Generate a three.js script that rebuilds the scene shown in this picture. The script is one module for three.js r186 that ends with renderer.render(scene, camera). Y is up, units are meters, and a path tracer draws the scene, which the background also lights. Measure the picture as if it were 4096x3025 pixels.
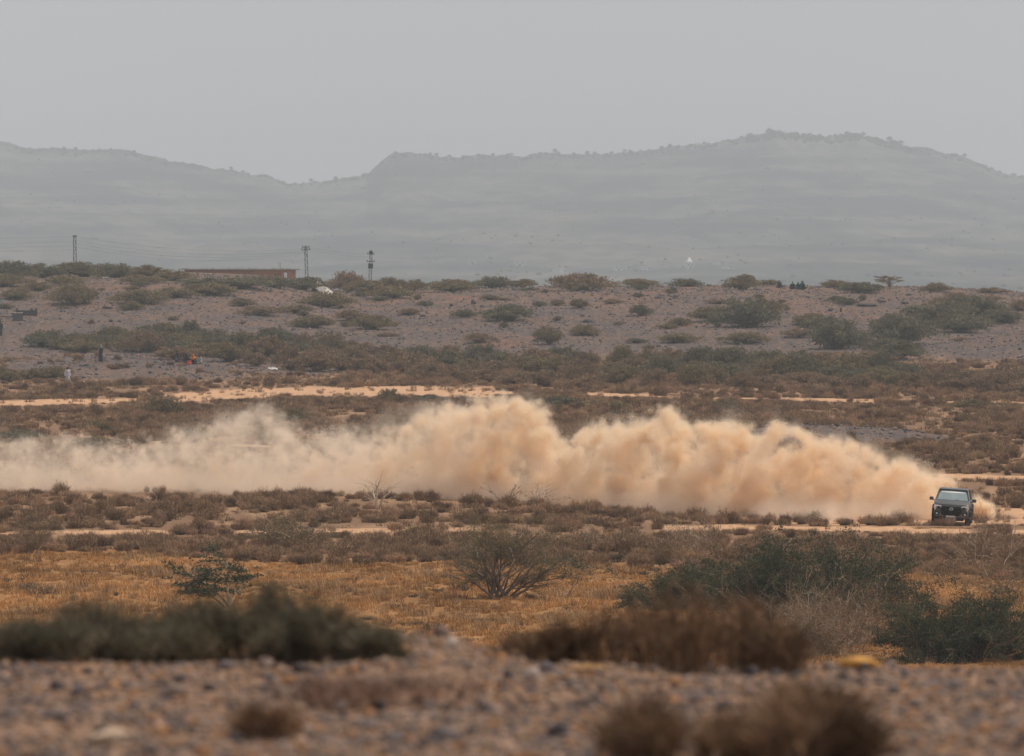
import * as THREE from 'three';
import { mergeGeometries, mergeVertices, toCreasedNormals } from 'three/addons/utils/BufferGeometryUtils.js';
import { RoundedBoxGeometry } from 'three/addons/geometries/RoundedBoxGeometry.js';
import { MarchingCubes } from 'three/addons/objects/MarchingCubes.js';
import { createNoise2D, createNoise3D } from 'simplex-noise';

// ---------------------------------------------------------------- camera, sky, sun, exposure
const scene = new THREE.Scene();
const FOCAL = 34133;                 // focal length in pixels of the 4096 x 3025 photograph
const EYE = 13.7;                    // height of the lens above the plain
const camera = new THREE.PerspectiveCamera(2 * Math.atan(1512.5 / FOCAL) * 180 / Math.PI, 4096 / 3025, 1, 40000);
camera.position.set(0, EYE, 0);
camera.rotation.x = -Math.atan((1512.5 - 969) / FOCAL);
camera.focus = 400;
camera.userData.fStop = 6;

const sunDir = new THREE.Vector3(0.44, 0.86, -0.2).normalize();
const sun = new THREE.DirectionalLight(new THREE.Color(1.0, 0.93, 0.83), 3.4);
sun.position.copy(sunDir).multiplyScalar(900).add(new THREE.Vector3(0, 0, -420));
sun.target.position.set(0, 0, -420);
sun.castShadow = true;
sun.shadow.radius = 2.5;
sun.shadow.mapSize.set(4096, 4096);
Object.assign(sun.shadow.camera, { left: -160, right: 160, top: 460, bottom: -460, near: 10, far: 2200 });
scene.add(sun, sun.target);

{ // dusty overcast-white sky
  const W = 512, H = 256, data = new Float32Array(W * H * 4);
  for (let j = 0; j < H; j++) {
    const el = ((j + 0.5) / H - 0.5) * Math.PI;
    for (let i = 0; i < W; i++) {
      const az = ((i + 0.5) / W - 0.5) * 2 * Math.PI;
      const c = Math.cos(az) * Math.cos(el) * sunDir.x + Math.sin(el) * sunDir.y + Math.sin(az) * Math.cos(el) * sunDir.z;
      const up = Math.max(0, Math.sin(el));
      const l = 0.505 * (1 - 0.12 * up) * (1 + 0.25 * Math.max(0, c) ** 6);
      const k = (j * W + i) * 4;
      data[k] = l * 0.99; data[k + 1] = l * 0.998; data[k + 2] = l * (1.015 + 0.05 * up); data[k + 3] = 1;
    }
  }
  const t = new THREE.DataTexture(data, W, H, THREE.RGBAFormat, THREE.FloatType);
  t.mapping = THREE.EquirectangularReflectionMapping;
  t.magFilter = THREE.LinearFilter; t.needsUpdate = true;
  scene.background = t; scene.environment = t;
}
const renderer = new THREE.WebGLRenderer({ antialias: true });
renderer.toneMapping = THREE.LinearToneMapping;
renderer.toneMappingExposure = 1.0;
renderer.shadowMap.enabled = true;
scene.fog = new THREE.FogExp2(new THREE.Color(0.895, 0.952, 1.0), 0.00013);

// ---------------------------------------------------------------- helpers
function rng(seed) { let s = seed >>> 0; return () => { s = (s + 0x6d2b79f5) | 0; let t = Math.imul(s ^ (s >>> 15), 1 | s); t = (t + Math.imul(t ^ (t >>> 7), 61 | t)) ^ t; return ((t ^ (t >>> 14)) >>> 0) / 4294967296; }; }
const R = rng(11);
const rr = (a, b, r = R) => a + (b - a) * r();
const n2 = createNoise2D(rng(5)), n3 = createNoise3D(rng(6));
const fbm = (x, y, o = 4) => { let s = 0, a = 0.5, f = 1; for (let i = 0; i < o; i++) { s += a * n2(x * f + i * 17.3, y * f - i * 9.1); a *= 0.5; f *= 2.03; } return s; };
const clamp = THREE.MathUtils.clamp, lerp = THREE.MathUtils.lerp;
const ss = (a, b, x) => { const t = clamp((x - a) / (b - a), 0, 1); return t * t * (3 - 2 * t); };
const V = (x, y, z) => new THREE.Vector3(x, y, z);
function poly(pts, x) { // piecewise linear through [[x, y], ...]
  if (x <= pts[0][0]) return pts[0][1];
  for (let i = 1; i < pts.length; i++) if (x <= pts[i][0]) return lerp(pts[i - 1][1], pts[i][1], (x - pts[i - 1][0]) / (pts[i][0] - pts[i - 1][0]));
  return pts[pts.length - 1][1];
}
const taken = {};
function numbered(name) { const n = taken[name] = (taken[name] ?? -1) + 1; return n ? name + '_' + String(n).padStart(3, '0') : name; }
function tag(o, label, category, group) { o.userData = { label, category }; if (group) o.userData.group = group; return o; }
function lit(o) { o.traverse((m) => { if (m.isMesh) m.castShadow = m.receiveShadow = true; }); return o; }
function add(o, name) { o.name = numbered(name); scene.add(lit(o)); return o; }
function thing(name, label, category, p = V(0, 0, 0), turn = 0, group) {
  const g = new THREE.Group(); g.name = numbered(name); g.position.copy(p); g.rotation.y = turn; scene.add(g); return tag(g, label, category, group);
}
function part(name, geo, m, parent) { const o = new THREE.Mesh(geo, m); o.name = name; o.castShadow = o.receiveShadow = true; parent.add(o); return o; }
function struct(name, geo, m) { const o = new THREE.Mesh(geo, m); add(o, name); o.userData.kind = 'structure'; return o; }
function mat(rgb, rough = 1, o = {}) { return new THREE.MeshPhysicalMaterial({ color: new THREE.Color().setRGB(...rgb), roughness: rough, specularIntensity: 0.25, side: THREE.DoubleSide, ...o }); }
const vmat = (o = {}) => mat([1, 1, 1], 1, { vertexColors: true, ...o });
function stuff(name, geo, m, list, label, category) { // list of [Matrix4, Color?]
  const o = new THREE.InstancedMesh(geo, m, list.length);
  list.forEach(([x, c], i) => { o.setMatrixAt(i, x); if (c) o.setColorAt(i, c); });
  add(o, name); tag(o, label, category); o.userData.kind = 'stuff'; return o;
}
const Q = new THREE.Quaternion(), Eu = new THREE.Euler();
function xf(p, ry, sx, sy = sx, sz = sx, rx = 0, rz = 0) { return new THREE.Matrix4().compose(p, Q.setFromEuler(Eu.set(rx, ry, rz, 'YXZ')).clone(), V(sx, sy, sz)); }

class GB { // non-indexed triangles with optional vertex colours
  constructor() { this.p = []; this.c = []; this.col = [1, 1, 1]; }
  tri(a, b, c) { this.p.push(a.x, a.y, a.z, b.x, b.y, b.z, c.x, c.y, c.z); for (let i = 0; i < 3; i++) this.c.push(...this.col); }
  quad(a, b, c, d) { this.tri(a, b, c); this.tri(a, c, d); }
  blade(a, b, w0, w1, side) { const s0 = side.clone().multiplyScalar(w0 / 2), s1 = side.clone().multiplyScalar(w1 / 2); this.quad(a.clone().sub(s0), a.clone().add(s0), b.clone().add(s1), b.clone().sub(s1)); }
  bar(a, b, r0, r1, n = 3) {
    const d = b.clone().sub(a).normalize(), u = (Math.abs(d.y) > 0.9 ? V(1, 0, 0) : V(0, 1, 0)).cross(d).normalize(), v = d.clone().cross(u);
    const ring = (q, r) => Array.from({ length: n }, (_, i) => q.clone().addScaledVector(u, r * Math.cos(i / n * 6.2832)).addScaledVector(v, r * Math.sin(i / n * 6.2832)));
    const A = ring(a, r0), B = ring(b, r1);
    for (let i = 0; i < n; i++) this.quad(A[i], A[(i + 1) % n], B[(i + 1) % n], B[i]);
  }
  get n() { return this.p.length / 9; }
  build(colors = true) {
    const g = new THREE.BufferGeometry();
    g.setAttribute('position', new THREE.Float32BufferAttribute(this.p, 3));
    if (colors) g.setAttribute('color', new THREE.Float32BufferAttribute(this.c, 3));
    g.computeVertexNormals(); return g;
  }
}
const randDir = (r = R) => { const z = rr(-1, 1, r), a = rr(0, 6.2832, r), s = Math.sqrt(1 - z * z); return V(s * Math.cos(a), z, s * Math.sin(a)); };

// ---------------------------------------------------------------- lie of the land; d = metres in front of the camera
const plainD = (py) => EYE * FOCAL / (py - 969);
const pxOf = (x, d) => 2048 + x * FOCAL / d;
const CREST = [[-600, 1085], [0, 1096], [700, 1095], [1000, 1106], [1200, 1140], [1340, 1164], [1700, 1158], [2048, 1150], [2460, 1147], [3072, 1141], [3400, 1148], [3600, 1146], [3800, 1153], [4096, 1170], [4700, 1185]];
const CRESTD = 1200;
function terrain(x, d) {
  // rocky hilltop the camera stands on
  const edge = 0.15 * Math.exp(-(((x + 0.55) / 0.55) ** 2)) - 0.02 * x;
  const top = poly([[-40, 12.0], [0, 11.95], [31, 11.78], [44, 11.43], [50, 11.24], [56, 10.9], [66, 9.6], [90, 6], [130, 1.6], [170, 0.1], [220, 0]], d) + (d < 66 ? edge * ss(66, 48, d) * ss(36, 48, d) + 0.05 * fbm(x * 0.35, d * 0.2, 3) * ss(80, 40, d) : 0);
  let h = top;
  if (d > 150) {
    const w = ss(150, 260, d);
    h += w * (0.1 * n2(x * 0.03 + 3, d * 0.012) + 0.05 * n2(x * 0.11, d * 0.06));
    // stony rise with the onlookers
    const mx = (x + 36) / 21, mz = (d - 915) / 55;
    h += 1.5 * Math.exp(-((mx * mx + mz * mz) ** 1.4));
    // long rubble bank behind the track
    const bx = (x - 22) / 8, bz = (d - 595) / 14; h += 0.9 * Math.exp(-((bx * bx + bz * bz) ** 1.5));
    // stony spur at the right
    const sx = (x - 78) / 30, sz = (d - 975) / 42; h += 5.2 * Math.exp(-(sx * sx + sz * sz));
    if (d > 990) {
      const px = pxOf(x, Math.min(d, CRESTD)), H = EYE - (poly(CREST, px) - 969) * CRESTD / FOCAL;
      const t = clamp((d - 1005) / (CRESTD - 1005), 0, 1);
      const und = 0.9 * fbm(x * 0.018, d * 0.018 + 4, 3) + 0.25 * fbm(x * 0.12, d * 0.08, 2);
      h = h * (1 - t) + H * (t < 1 ? Math.sin(t * Math.PI / 2) ** 1.15 : 1) + und * t * (1 - t) * 3;
      const shelf = ss(900, 1150, px) * 45;
      if (d > 1255 - shelf) h -= (d - 1255 + shelf) * 0.03 + Math.max(0, (d - 1290 + shelf)) * 0.01;
    }
  }
  return h;
}
function rayAt(px, py, d) { // point on the ray through a photograph pixel, d metres in front of the lens
  const th = camera.rotation.x, y = -(py - 1512.5) / FOCAL, k = 1 / (Math.cos(th) - y * Math.sin(th));
  const sl = (y * Math.cos(th) + Math.sin(th)) * k;
  return V((px - 2048) / FOCAL * d * k, EYE + sl * d, -d);
}
function hit(px, py, d0 = 200, d1 = 1330) { // where that ray meets the ground
  let prev = d0;
  for (let d = d0; d <= d1; d += d * 0.0025) {
    const p = rayAt(px, py, d);
    if (p.y <= terrain(p.x, d)) {
      let a = prev, b = d;
      for (let i = 0; i < 14; i++) { const m = (a + b) / 2, q = rayAt(px, py, m); if (q.y <= terrain(q.x, m)) b = m; else a = m; }
      const q = rayAt(px, py, b); q.y = terrain(q.x, b); return q;
    }
    prev = d;
  }
  const q = rayAt(px, py, d1); q.y = terrain(q.x, d1); return q;
}
const onGround = (x, d) => V(x, terrain(x, d), -d);

// strips of bare sand: pixel polylines on the plain with a half depth in pixels
const STRIPS = [
  { p: [[-300, 1617], [0, 1615], [330, 1611], [600, 1600], [760, 1590]], w: 9, x: [-400, 780] },
  { p: [[640, 1598], [900, 1577], [1200, 1567], [1500, 1566], [1800, 1570], [2050, 1572]], w: 21, x: [620, 2000] },
  { p: [[1900, 1568], [2400, 1577], [3000, 1592]], w: 6.5, x: [1900, 3060], broken: -0.1 },
  { p: [[3000, 1590], [3250, 1597], [3500, 1605], [3800, 1611], [4400, 1620]], w: 6.5, x: [3050, 4400], broken: 0.05 },
  { p: [[-200, 1715], [180, 1735], [330, 1747], [480, 1755], [640, 1768], [900, 1777], [1250, 1792], [1700, 1800]], w: 5.5, x: [-300, 1700], broken: 0.12 },
  { p: [[-300, 1960], [0, 1966], [700, 1973], [1500, 1988], [2200, 2026], [2800, 2070], [3300, 2090], [3700, 2098], [4096, 2094], [4500, 2096]], w: 11, x: [2900, 4600], track: true },
  { p: [[-300, 2142], [0, 2141], [300, 2136], [600, 2131], [1000, 2129], [1400, 2122], [1900, 2116]], w: 7, x: [-400, 1950], broken: -0.35 },
  { p: [[2500, 2118], [2800, 2112], [3000, 2109], [3300, 2119], [3700, 2128], [4096, 2134], [4600, 2140]], w: 12, x: [2600, 4600], broken: -0.4 },
  { p: [[3700, 1903], [4096, 1909], [4500, 1912]], w: 9, x: [3600, 4600], broken: 0.05 },
  { p: [[3860, 1972], [4096, 1986], [4500, 1995]], w: 12, x: [3800, 4600], broken: 0.1 },
  { p: [[3800, 2062], [4096, 2055], [4500, 2050]], w: 24, x: [3820, 4600], broken: 0.0 },
  { p: [[3150, 1790], [3350, 1800]], w: 4, x: [3050, 3420], broken: 0.1 },
];
STRIPS.forEach((s) => { s.q = s.p.map(([x, y]) => [x, plainD(y)]); });
function sandAt(x, d) {
  const px = pxOf(x, d); let best = 0;
  for (const s of STRIPS) {
    if (px < s.x[0] || px > s.x[1]) continue;
    const dc = poly(s.q, px), half = s.w * dc * dc / (EYE * FOCAL);
    if (Math.abs(d - dc) > half * 2) continue;
    const wob = half * (1 + 0.5 * fbm(x * 0.25, d * 0.05 + s.w, 3)), brk = s.broken === undefined ? 1 : ss(s.broken - 0.25, s.broken + 0.05, n2(x * 0.13 + s.w * 7, d * 0.02));
    best = Math.max(best, brk * ss(wob * 1.15, wob * 0.75, Math.abs(d - dc)) * ss(s.x[0], s.x[0] + 60, px) * ss(s.x[1], s.x[1] - 60, px));
  }
  return best;
}
function hMax(x, d) { // how tall a plant may stand here without hiding the bare sand behind it
  const px = pxOf(x, d); let h = 9;
  for (const s of STRIPS) {
    if (px < s.x[0] || px > s.x[1] || (s.track && px < 3800)) continue;
    const dc = poly(s.q, px), near = dc - s.w * dc * dc / (EYE * FOCAL) * 0.9;
    if (d < near && (s.broken === undefined || n2(x * dc / d * 0.13 + s.w * 7, dc * 0.02) > s.broken - 0.2)) h = Math.min(h, 0.1 + (near - d) * EYE / d * 1.25);
  }
  return h;
}
const GOLD = [[-400, 2212], [600, 2212], [700, 2235], [1100, 2247], [1500, 2252], [2000, 2256], [2400, 2272], [2900, 2290], [3600, 2300], [4500, 2335]];
const goldD = (x, d) => plainD(poly(GOLD, pxOf(x, d)));
function goldAt(x, d) { const g = goldD(x, d) + 5 * fbm(x * 0.15, d * 0.04, 3); return ss(g + 2, g - 4, d); }
function rubbleAt(x, d) {
  if (d < 230) return 1;
  const mx = (x + 36) / 21, mz = (d - 905) / 60; let r = ss(1.25, 0.75, Math.sqrt(mx * mx + mz * mz) + 0.35 * fbm(x * 0.08, d * 0.03, 3));
  const bx = (x - 22) / 8.5, bz = (d - 592) / 17; r = Math.max(r, ss(1.2, 0.8, Math.sqrt(bx * bx + bz * bz) + 0.3 * fbm(x * 0.3, d * 0.05, 3)));
  const sx = (x - 78) / 38, sz = (d - 965) / 50; r = Math.max(r, ss(1.15, 0.85, Math.sqrt(sx * sx + sz * sz) + 0.2 * fbm(x * 0.1, d * 0.04, 2)));
  return Math.max(r, ss(985, 1020, d + 12 * fbm(x * 0.05, 3, 2)));
}
const crestSpot = (px) => px < 520 ? 'beside the plain lattice pole' : px < 1260 ? 'in front of the brick building' : px < 1720 ? 'beside the pole with the box' : px < 2560 ? 'between boxed pole and white-shawled person' : px < 3040 ? 'near the white-shawled person' : px < 3320 ? 'near the seated group in black' : 'beyond the seated group in black';
const beltSpot = (px) => px < 620 ? 'behind the person in the charcoal robe' : px < 1050 ? 'behind the seated people with the orange shawl' : px < 2050 ? 'behind the wide part of the sandy road' : px < 3150 ? 'behind the narrow broken sand line' : 'before the stony spur';
const shrubSpot = (px) => px < 560 ? 'near the feathery olive bush' : px < 1080 ? 'behind the small layered thorn tree' : px < 1660 ? 'near the low tangled olive bush' : px < 2340 ? 'behind the fan-shaped thorn tree' : px < 3600 ? 'behind the dark green thicket' : 'near the truck';
const stoneSpot = (px, d) => (d > 41 ? 'close to the rim ' : 'on the nearest gravel ') + (px < 1500 ? 'below the green shrub row' : px < 2000 ? 'below the gap between the shrub rows' : px < 3200 ? 'below the brown shrub clump' : 'below the ochre rock');
const mix3 = (a, b, t) => [lerp(a[0], b[0], t), lerp(a[1], b[1], t), lerp(a[2], b[2], t)];
const SAND = [0.52, 0.305, 0.175], SOIL = [0.2, 0.115, 0.066], GOLDC = [0.27, 0.135, 0.05], STONY = [0.115, 0.077, 0.062], GREY = [0.075, 0.064, 0.065], EARTH = [0.16, 0.092, 0.062];
function groundColor(x, d) {
  if (d < 230) {
    let c = mix3([0.235, 0.14, 0.09], [0.11, 0.08, 0.07], ss(-0.2, 0.5, fbm(x * 1.3, d * 0.5, 4)));
    return mix3(c, [0.3, 0.16, 0.075], ss(0.2, 0.6, fbm(x * 0.9 + 40, d * 0.4, 3)) * 0.6);
  }
  const f = fbm(x * 0.22, d * 0.05, 4);
  let c = mix3(SOIL, [0.31, 0.185, 0.105], ss(-0.1, 0.5, f));
  const g = goldAt(x, d - 6);
  if (g > 0) c = mix3(c, mix3(mix3(GOLDC, [0.22, 0.11, 0.045], ss(0, 0.5, fbm(x * 0.5, d * 0.12, 4))), [0.34, 0.18, 0.072], ss(0.1, 0.5, fbm(x * 0.16 + 9, d * 0.09, 3))), g);
  const r = rubbleAt(x, d);
  if (r > 0) {
    const t = ss(1030, 1190, d), k = fbm(x * 0.06 + 11, d * 0.035, 4), sm = fbm(x * 0.5, d * 0.25 + 7, 3);
    let s = mix3(mix3(STONY, EARTH, clamp(t * 0.75 + k * 0.9, 0, 1)), GREY, ss(-0.05, 0.45, sm - k * 0.6 + 0.12 - t * 0.25) * 0.75);
    s = mix3(s, [0.2, 0.085, 0.05], ss(0.35, 0.6, fbm(x * 0.03 + 70, d * 0.02, 3)) * 0.6);
    const fine = fbm(x * 2.2, d * 0.7, 2); s = mix3(s, fine > 0 ? [0.23, 0.15, 0.11] : [0.06, 0.055, 0.06], Math.min(0.6, Math.abs(fine) * 1.1));
    c = mix3(c, s, r);
  }
  const sd = sandAt(x, d); if (sd > 0) { const v = 1 + 0.25 * fbm(x * 0.8, d * 0.3, 3); c = mix3(c, SAND.map((q) => q * v), sd * 0.92); };
  return c;
}

function sheet(ds, half, cols, hf, cf, uvm) {
  const rows = ds.length, pos = new Float32Array(rows * cols * 3), col = new Float32Array(rows * cols * 3), uv = new Float32Array(rows * cols * 2), idx = [];
  for (let j = 0; j < rows; j++) for (let i = 0; i < cols; i++) {
    const d = ds[j], x = (i / (cols - 1) * 2 - 1) * half(d), k = j * cols + i, h = hf(x, d), c = cf(x, d, h);
    pos.set([x, h, -d], k * 3); col.set(c, k * 3); uv.set([x / uvm, d / uvm], k * 2);
    if (j && i) idx.push(k - cols - 1, k - cols, k, k - cols - 1, k, k - 1);
  }
  const g = new THREE.BufferGeometry();
  g.setAttribute('position', new THREE.BufferAttribute(pos, 3)); g.setAttribute('color', new THREE.BufferAttribute(col, 3)); g.setAttribute('uv', new THREE.BufferAttribute(uv, 2));
  g.setIndex(idx); g.computeVertexNormals(); return g;
}
const geoSteps = (a, b, n) => Array.from({ length: n }, (_, i) => a * (b / a) ** (i / n));
function grainTexture(seed, lo, hi) { // tileable speckle of earth and grit
  const N = 512, r = rng(seed), d = new Uint8Array(N * N * 4), a = new Float32Array(N * N);
  for (const [cell, w] of [[64, 0.25], [24, 0.25], [8, 0.3], [2, 0.35]]) {
    const m = Math.ceil(N / cell), g = Float32Array.from({ length: m * m }, () => r());
    for (let y = 0; y < N; y++) for (let x = 0; x < N; x++) {
      const u = x / N * m, v = y / N * m, i = Math.floor(u), j = Math.floor(v), s = ss(0, 1, u - i), t = ss(0, 1, v - j), at = (p, q) => g[(q % m) * m + (p % m)];
      a[y * N + x] += w * lerp(lerp(at(i, j), at(i + 1, j), s), lerp(at(i, j + 1), at(i + 1, j + 1), s), t);
    }
  }
  for (let k = 0; k < N * N; k++) { const v = clamp(lerp(lo, hi, ss(0.25, 0.9, a[k])), 0, 1) * 255; d.set([v, v, v, 255], k * 4); }
  const t = new THREE.DataTexture(d, N, N); t.wrapS = t.wrapT = THREE.RepeatWrapping; t.magFilter = THREE.LinearFilter; t.colorSpace = THREE.NoColorSpace; t.needsUpdate = true; return t;
}
const grain = grainTexture(3, 0.62, 1.0);
{
  const ds = [...Array.from({ length: 14 }, (_, i) => -40 + i * 5), ...geoSteps(29, 62, 130), ...geoSteps(62, 250, 40), ...geoSteps(250, 1000, 620), ...geoSteps(1000, 1330, 200), ...geoSteps(1330, 1500, 20), 1500];
  const lift = 1 / 0.8;
  const g = sheet(ds, (d) => Math.max(16, 0.085 * Math.abs(d) + 6), 560, terrain, (x, d) => groundColor(x, d).map((v) => v * lift), 2.4);
  struct('ground', g, vmat({ map: grain, bumpMap: grain, bumpScale: 0.03 }));
}
// ---------------------------------------------------------------- far valley and mountains in the haze
const SKYLINE = [[-700, 560], [-200, 555], [0, 564], [90, 586], [220, 595], [490, 604], [620, 632], [790, 659], [990, 687], [1100, 714], [1172, 732], [1280, 727], [1390, 714], [1465, 700], [1520, 645], [1556, 617], [1593, 608], [1650, 613], [1830, 628], [1886, 619], [1977, 626], [2252, 612], [2307, 619], [2453, 613], [2563, 600], [2746, 580], [2930, 564], [3003, 544], [3076, 533], [3113, 526], [3150, 535], [3222, 549], [3296, 555], [3442, 544], [3552, 564], [3644, 586], [3735, 600], [3863, 632], [3936, 659], [4010, 692], [4065, 700], [4130, 690], [4300, 720], [4800, 740]];
const MTD = 9800, FOOT = 5200;
const SOFT = Array.from({ length: 60 }, (_, i) => { const px = -700 + i * 95; let s = 0; for (let k = -8; k <= 8; k++) s += poly(SKYLINE, px + k * 60); return [px, s / 17]; });
function farLand(x, d) {
  if (d < 1500) return terrain(x, d) - 0.4;
  const base = lerp(terrain(x, 1490) - 0.5, -19, ss(1480, 2600, d));
  const t0 = clamp((d - FOOT) / (MTD - FOOT), 0, 1), px = pxOf(x, d), sk = lerp(poly(SOFT, px), poly(SKYLINE, px), ss(0.45, 1, t0)), H = EYE + (969 - sk) * MTD / FOCAL;
  const t = (d - FOOT) / (MTD - FOOT);
  let h = base + 1.5 * fbm(x * 0.003, d * 0.002, 3) * ss(2600, 4500, d);
  if (t > 0) {
    const up = t < 1 ? 0.62 * t ** 1.25 + 0.38 * t ** 3 : 1 - (t - 1) * 1.5;
    h = h + (H + 19) * up;
    const gul = t * Math.max(0, 1.02 - t) * 4;
    h += gul * (7 * fbm(x * 0.0035, d * 0.0009, 4) + 4.5 * (Math.abs(n2(x * 0.006 + 3, d * 0.0012)) - 0.4) + 3.2 * Math.sin((h - x * 0.004) * 0.27 + 2.5 * n2(x * 0.0012, d * 0.0006)) * (0.5 + 0.5 * n2(x * 0.002 + 9, d * 0.001)));
    h += ss(0.9, 1, t) * ss(1.08, 1, t) * (3.2 * fbm(x * 0.02, 5, 4) + 1.0 * n2(x * 0.12, 2));
  }
  return h;
}
{
  const ds = [...geoSteps(1440, 2600, 14), ...geoSteps(2600, FOOT, 70), ...Array.from({ length: 230 }, (_, i) => FOOT + (MTD * 1.02 - FOOT) * i / 230), ...Array.from({ length: 12 }, (_, i) => MTD * 1.02 + i * 160)];
  const g = sheet(ds, (d) => 0.085 * d + 60, 620, farLand, (x, d, h) => {
    const bed = Math.sin(h * 0.42 + 2.2 * n2(x * 0.0016, d * 0.001)) * 0.5 + Math.sin(h * 1.05 + 3 * n2(x * 0.003, 4)) * 0.3, k = ss(-0.55, 0.7, fbm(x * 0.004, d * 0.0016, 4) + 0.25 * n2(x * 0.03, d * 0.012) + 0.32 * bed), v = ss(0.1, 0.5, n2(x * 0.03 + 50, d * 0.011));
    return mix3(mix3([0.03, 0.03, 0.034], [0.14, 0.123, 0.107], k), [0.05, 0.05, 0.042], v * 0.75);
  }, 40);
  struct('mountains', g, vmat());
}

// ---------------------------------------------------------------- plants
const twigMat = vmat(), leafMat = (rgb) => mat(rgb, 1, { vertexColors: true, transmission: 0.3, thickness: 0, specularIntensity: 0.15 });
const vary = (c, r, a = 0.25) => { const k = 1 + rr(-a, a, r), w = rr(-0.06, 0.06, r); return [c[0] * (k + w), c[1] * k, c[2] * (k - w)]; };

// low brown shrub: a dome of fine upright twigs, about 1 m across and 0.55 m high
function shrubGeo(seed, { stems = 420, h = 0.55, rad = 0.5, w = 0.011, cols = [[0.30, 0.19, 0.112], [0.21, 0.135, 0.085], [0.42, 0.285, 0.16], [0.25, 0.16, 0.11]], up = 0.5, fork = 2 } = {}) {
  const r = rng(seed), g = new GB();
  const lobes = Array.from({ length: 3 + Math.floor(r() * 4) }, () => [rr(-0.3, 0.3, r) * rad * 2, rr(-0.3, 0.3, r) * rad * 2, rr(0.55, 1, r)]);
  for (let i = 0; i < stems; i++) {
    const [lx, lz, ls] = lobes[Math.floor(r() * lobes.length)], a = rr(0, 6.2832, r), t = Math.sqrt(r());
    const b = V(lx + 0.12 * t * Math.cos(a), 0, lz + 0.12 * t * Math.sin(a));
    const top = V(lx + rad * 0.72 * ls * t * Math.cos(a), h * ls * Math.sqrt(Math.max(0.05, 1 - t * t * (1 - up * 0.6))) * (r() < 0.12 ? rr(1.0, 1.35, r) : rr(0.5, 1.05, r)), lz + rad * 0.72 * ls * t * Math.sin(a));
    const mid = b.clone().lerp(top, 0.5).add(V(rr(-0.03, 0.03, r), h * 0.08, rr(-0.03, 0.03, r)));
    g.col = vary(cols[Math.floor(r() * cols.length)], r);
    const side = randDir(r); side.y *= 0.2; side.normalize();
    g.blade(b, mid, w, w * 0.9, side); g.blade(mid, top, w, w * 0.4, side);
    for (let k = 0; k < fork; k++) {
      const q = mid.clone().lerp(top, rr(0.1, 0.9, r)), e = q.clone().add(V(rr(-0.09, 0.09, r), rr(0.02, 0.1, r), rr(-0.09, 0.09, r)));
      const s2 = randDir(r); g.blade(q, e, w * 1.2, w * 0.5, s2);
    }
  }
  return g.build();
}
// spreading thorn bush: arching branches set with small leaves; unit radius, about 0.62 high
function thornGeo(seed, { branches = 75, leaves = 60, flat = 0.5, leafW = 0.05, umbrella = 0, twigW = 0.008, hollow = 0.25, h = 0.62 } = {}) {
  const r = rng(seed), tw = new GB(), lf = new GB();
  const lean = V(rr(-0.12, 0.12, r), 0, rr(-0.12, 0.12, r));
  for (let i = 0; i < branches; i++) {
    const a = rr(0, 6.2832, r), out = Math.sqrt(rr(0.02, 1, r)), len = rr(0.75, 1.05, r);
    const rise = h * (umbrella ? rr(0.5, 1, r) - 0.1 * out : Math.sqrt(1 - out * out * 0.8) * rr(0.5, 1.05, r));
    let prev = V(0.05 * Math.cos(a), 0, 0.05 * Math.sin(a)); const pts = [prev];
    for (let k = 1; k <= 5; k++) {
      const t = k / 5, x = out * len * (t ** (umbrella ? 1.5 : 1.15));
      pts.push(V(x * Math.cos(a + 0.2 * Math.sin(i + t * 2)), rise * Math.sin(t * (umbrella ? 1.57 : 1.9)) / Math.sin(1.57), x * Math.sin(a + 0.2 * Math.sin(i + t * 2))).addScaledVector(lean, t).add(randDir(r).multiplyScalar(0.03)));
    }
    tw.col = vary([0.2, 0.14, 0.1], r, 0.3);
    for (let k = 0; k < 5; k++) tw.bar(pts[k], pts[k + 1], twigW * (1.6 - k * 0.26), twigW * (1.34 - k * 0.26), 3);
    lf.col = vary([1, 1, 1], r, 0.22);
    for (let k = 0; k < leaves; k++) {
      const t = hollow + (1 - hollow) * Math.sqrt(r()), s = Math.min(4.999, t * 5), j = Math.floor(s), q = pts[j].clone().lerp(pts[j + 1], s - j);
      const off = randDir(r); off.y *= flat; q.addScaledVector(off, 0.16 * Math.cbrt(r()));
      if (q.y < 0.03) q.y = 0.03 + 0.05 * r();
      const u = randDir(r), v = randDir(r), w = leafW * rr(0.5, 1.2, r);
      if (r() < 0.3) { tw.col = vary([0.19, 0.135, 0.09], r, 0.3); const e = q.clone().addScaledVector(u, 0.11); tw.blade(q, e, twigW * 0.8, twigW * 0.4, v.cross(u).normalize()); }
      else lf.tri(q.clone().addScaledVector(u, w), q.clone().addScaledVector(v, w), q.clone().addScaledVector(u, -w * 0.6).addScaledVector(v, -w * 0.6));
    }
  }
  return { twigs: tw.build(), leaves: lf.build() };
}
const OLIVE = leafMat([0.215, 0.163, 0.085]), GREENGREY = leafMat([0.15, 0.136, 0.08]), DULL = leafMat([0.25, 0.165, 0.1]), DARKGREEN = leafMat([0.036, 0.05, 0.028]);
const thornSets = [[101, {}], [102, { flat: 0.35 }], [103, { branches: 95, leaves: 55 }], [104, { flat: 0.7, hollow: 0.15 }], [105, { branches: 60, leaves: 75, flat: 0.3 }]].map(([s, o]) => thornGeo(s, o));
const umbrellaSet = [thornGeo(111, { umbrella: 1, branches: 26, leaves: 70, flat: 0.22, hollow: 0.6, h: 0.72, twigW: 0.012 }), thornGeo(112, { umbrella: 1, branches: 20, leaves: 60, flat: 0.2, hollow: 0.65, h: 0.8, twigW: 0.012 })];
let thornCount = 0;
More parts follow.
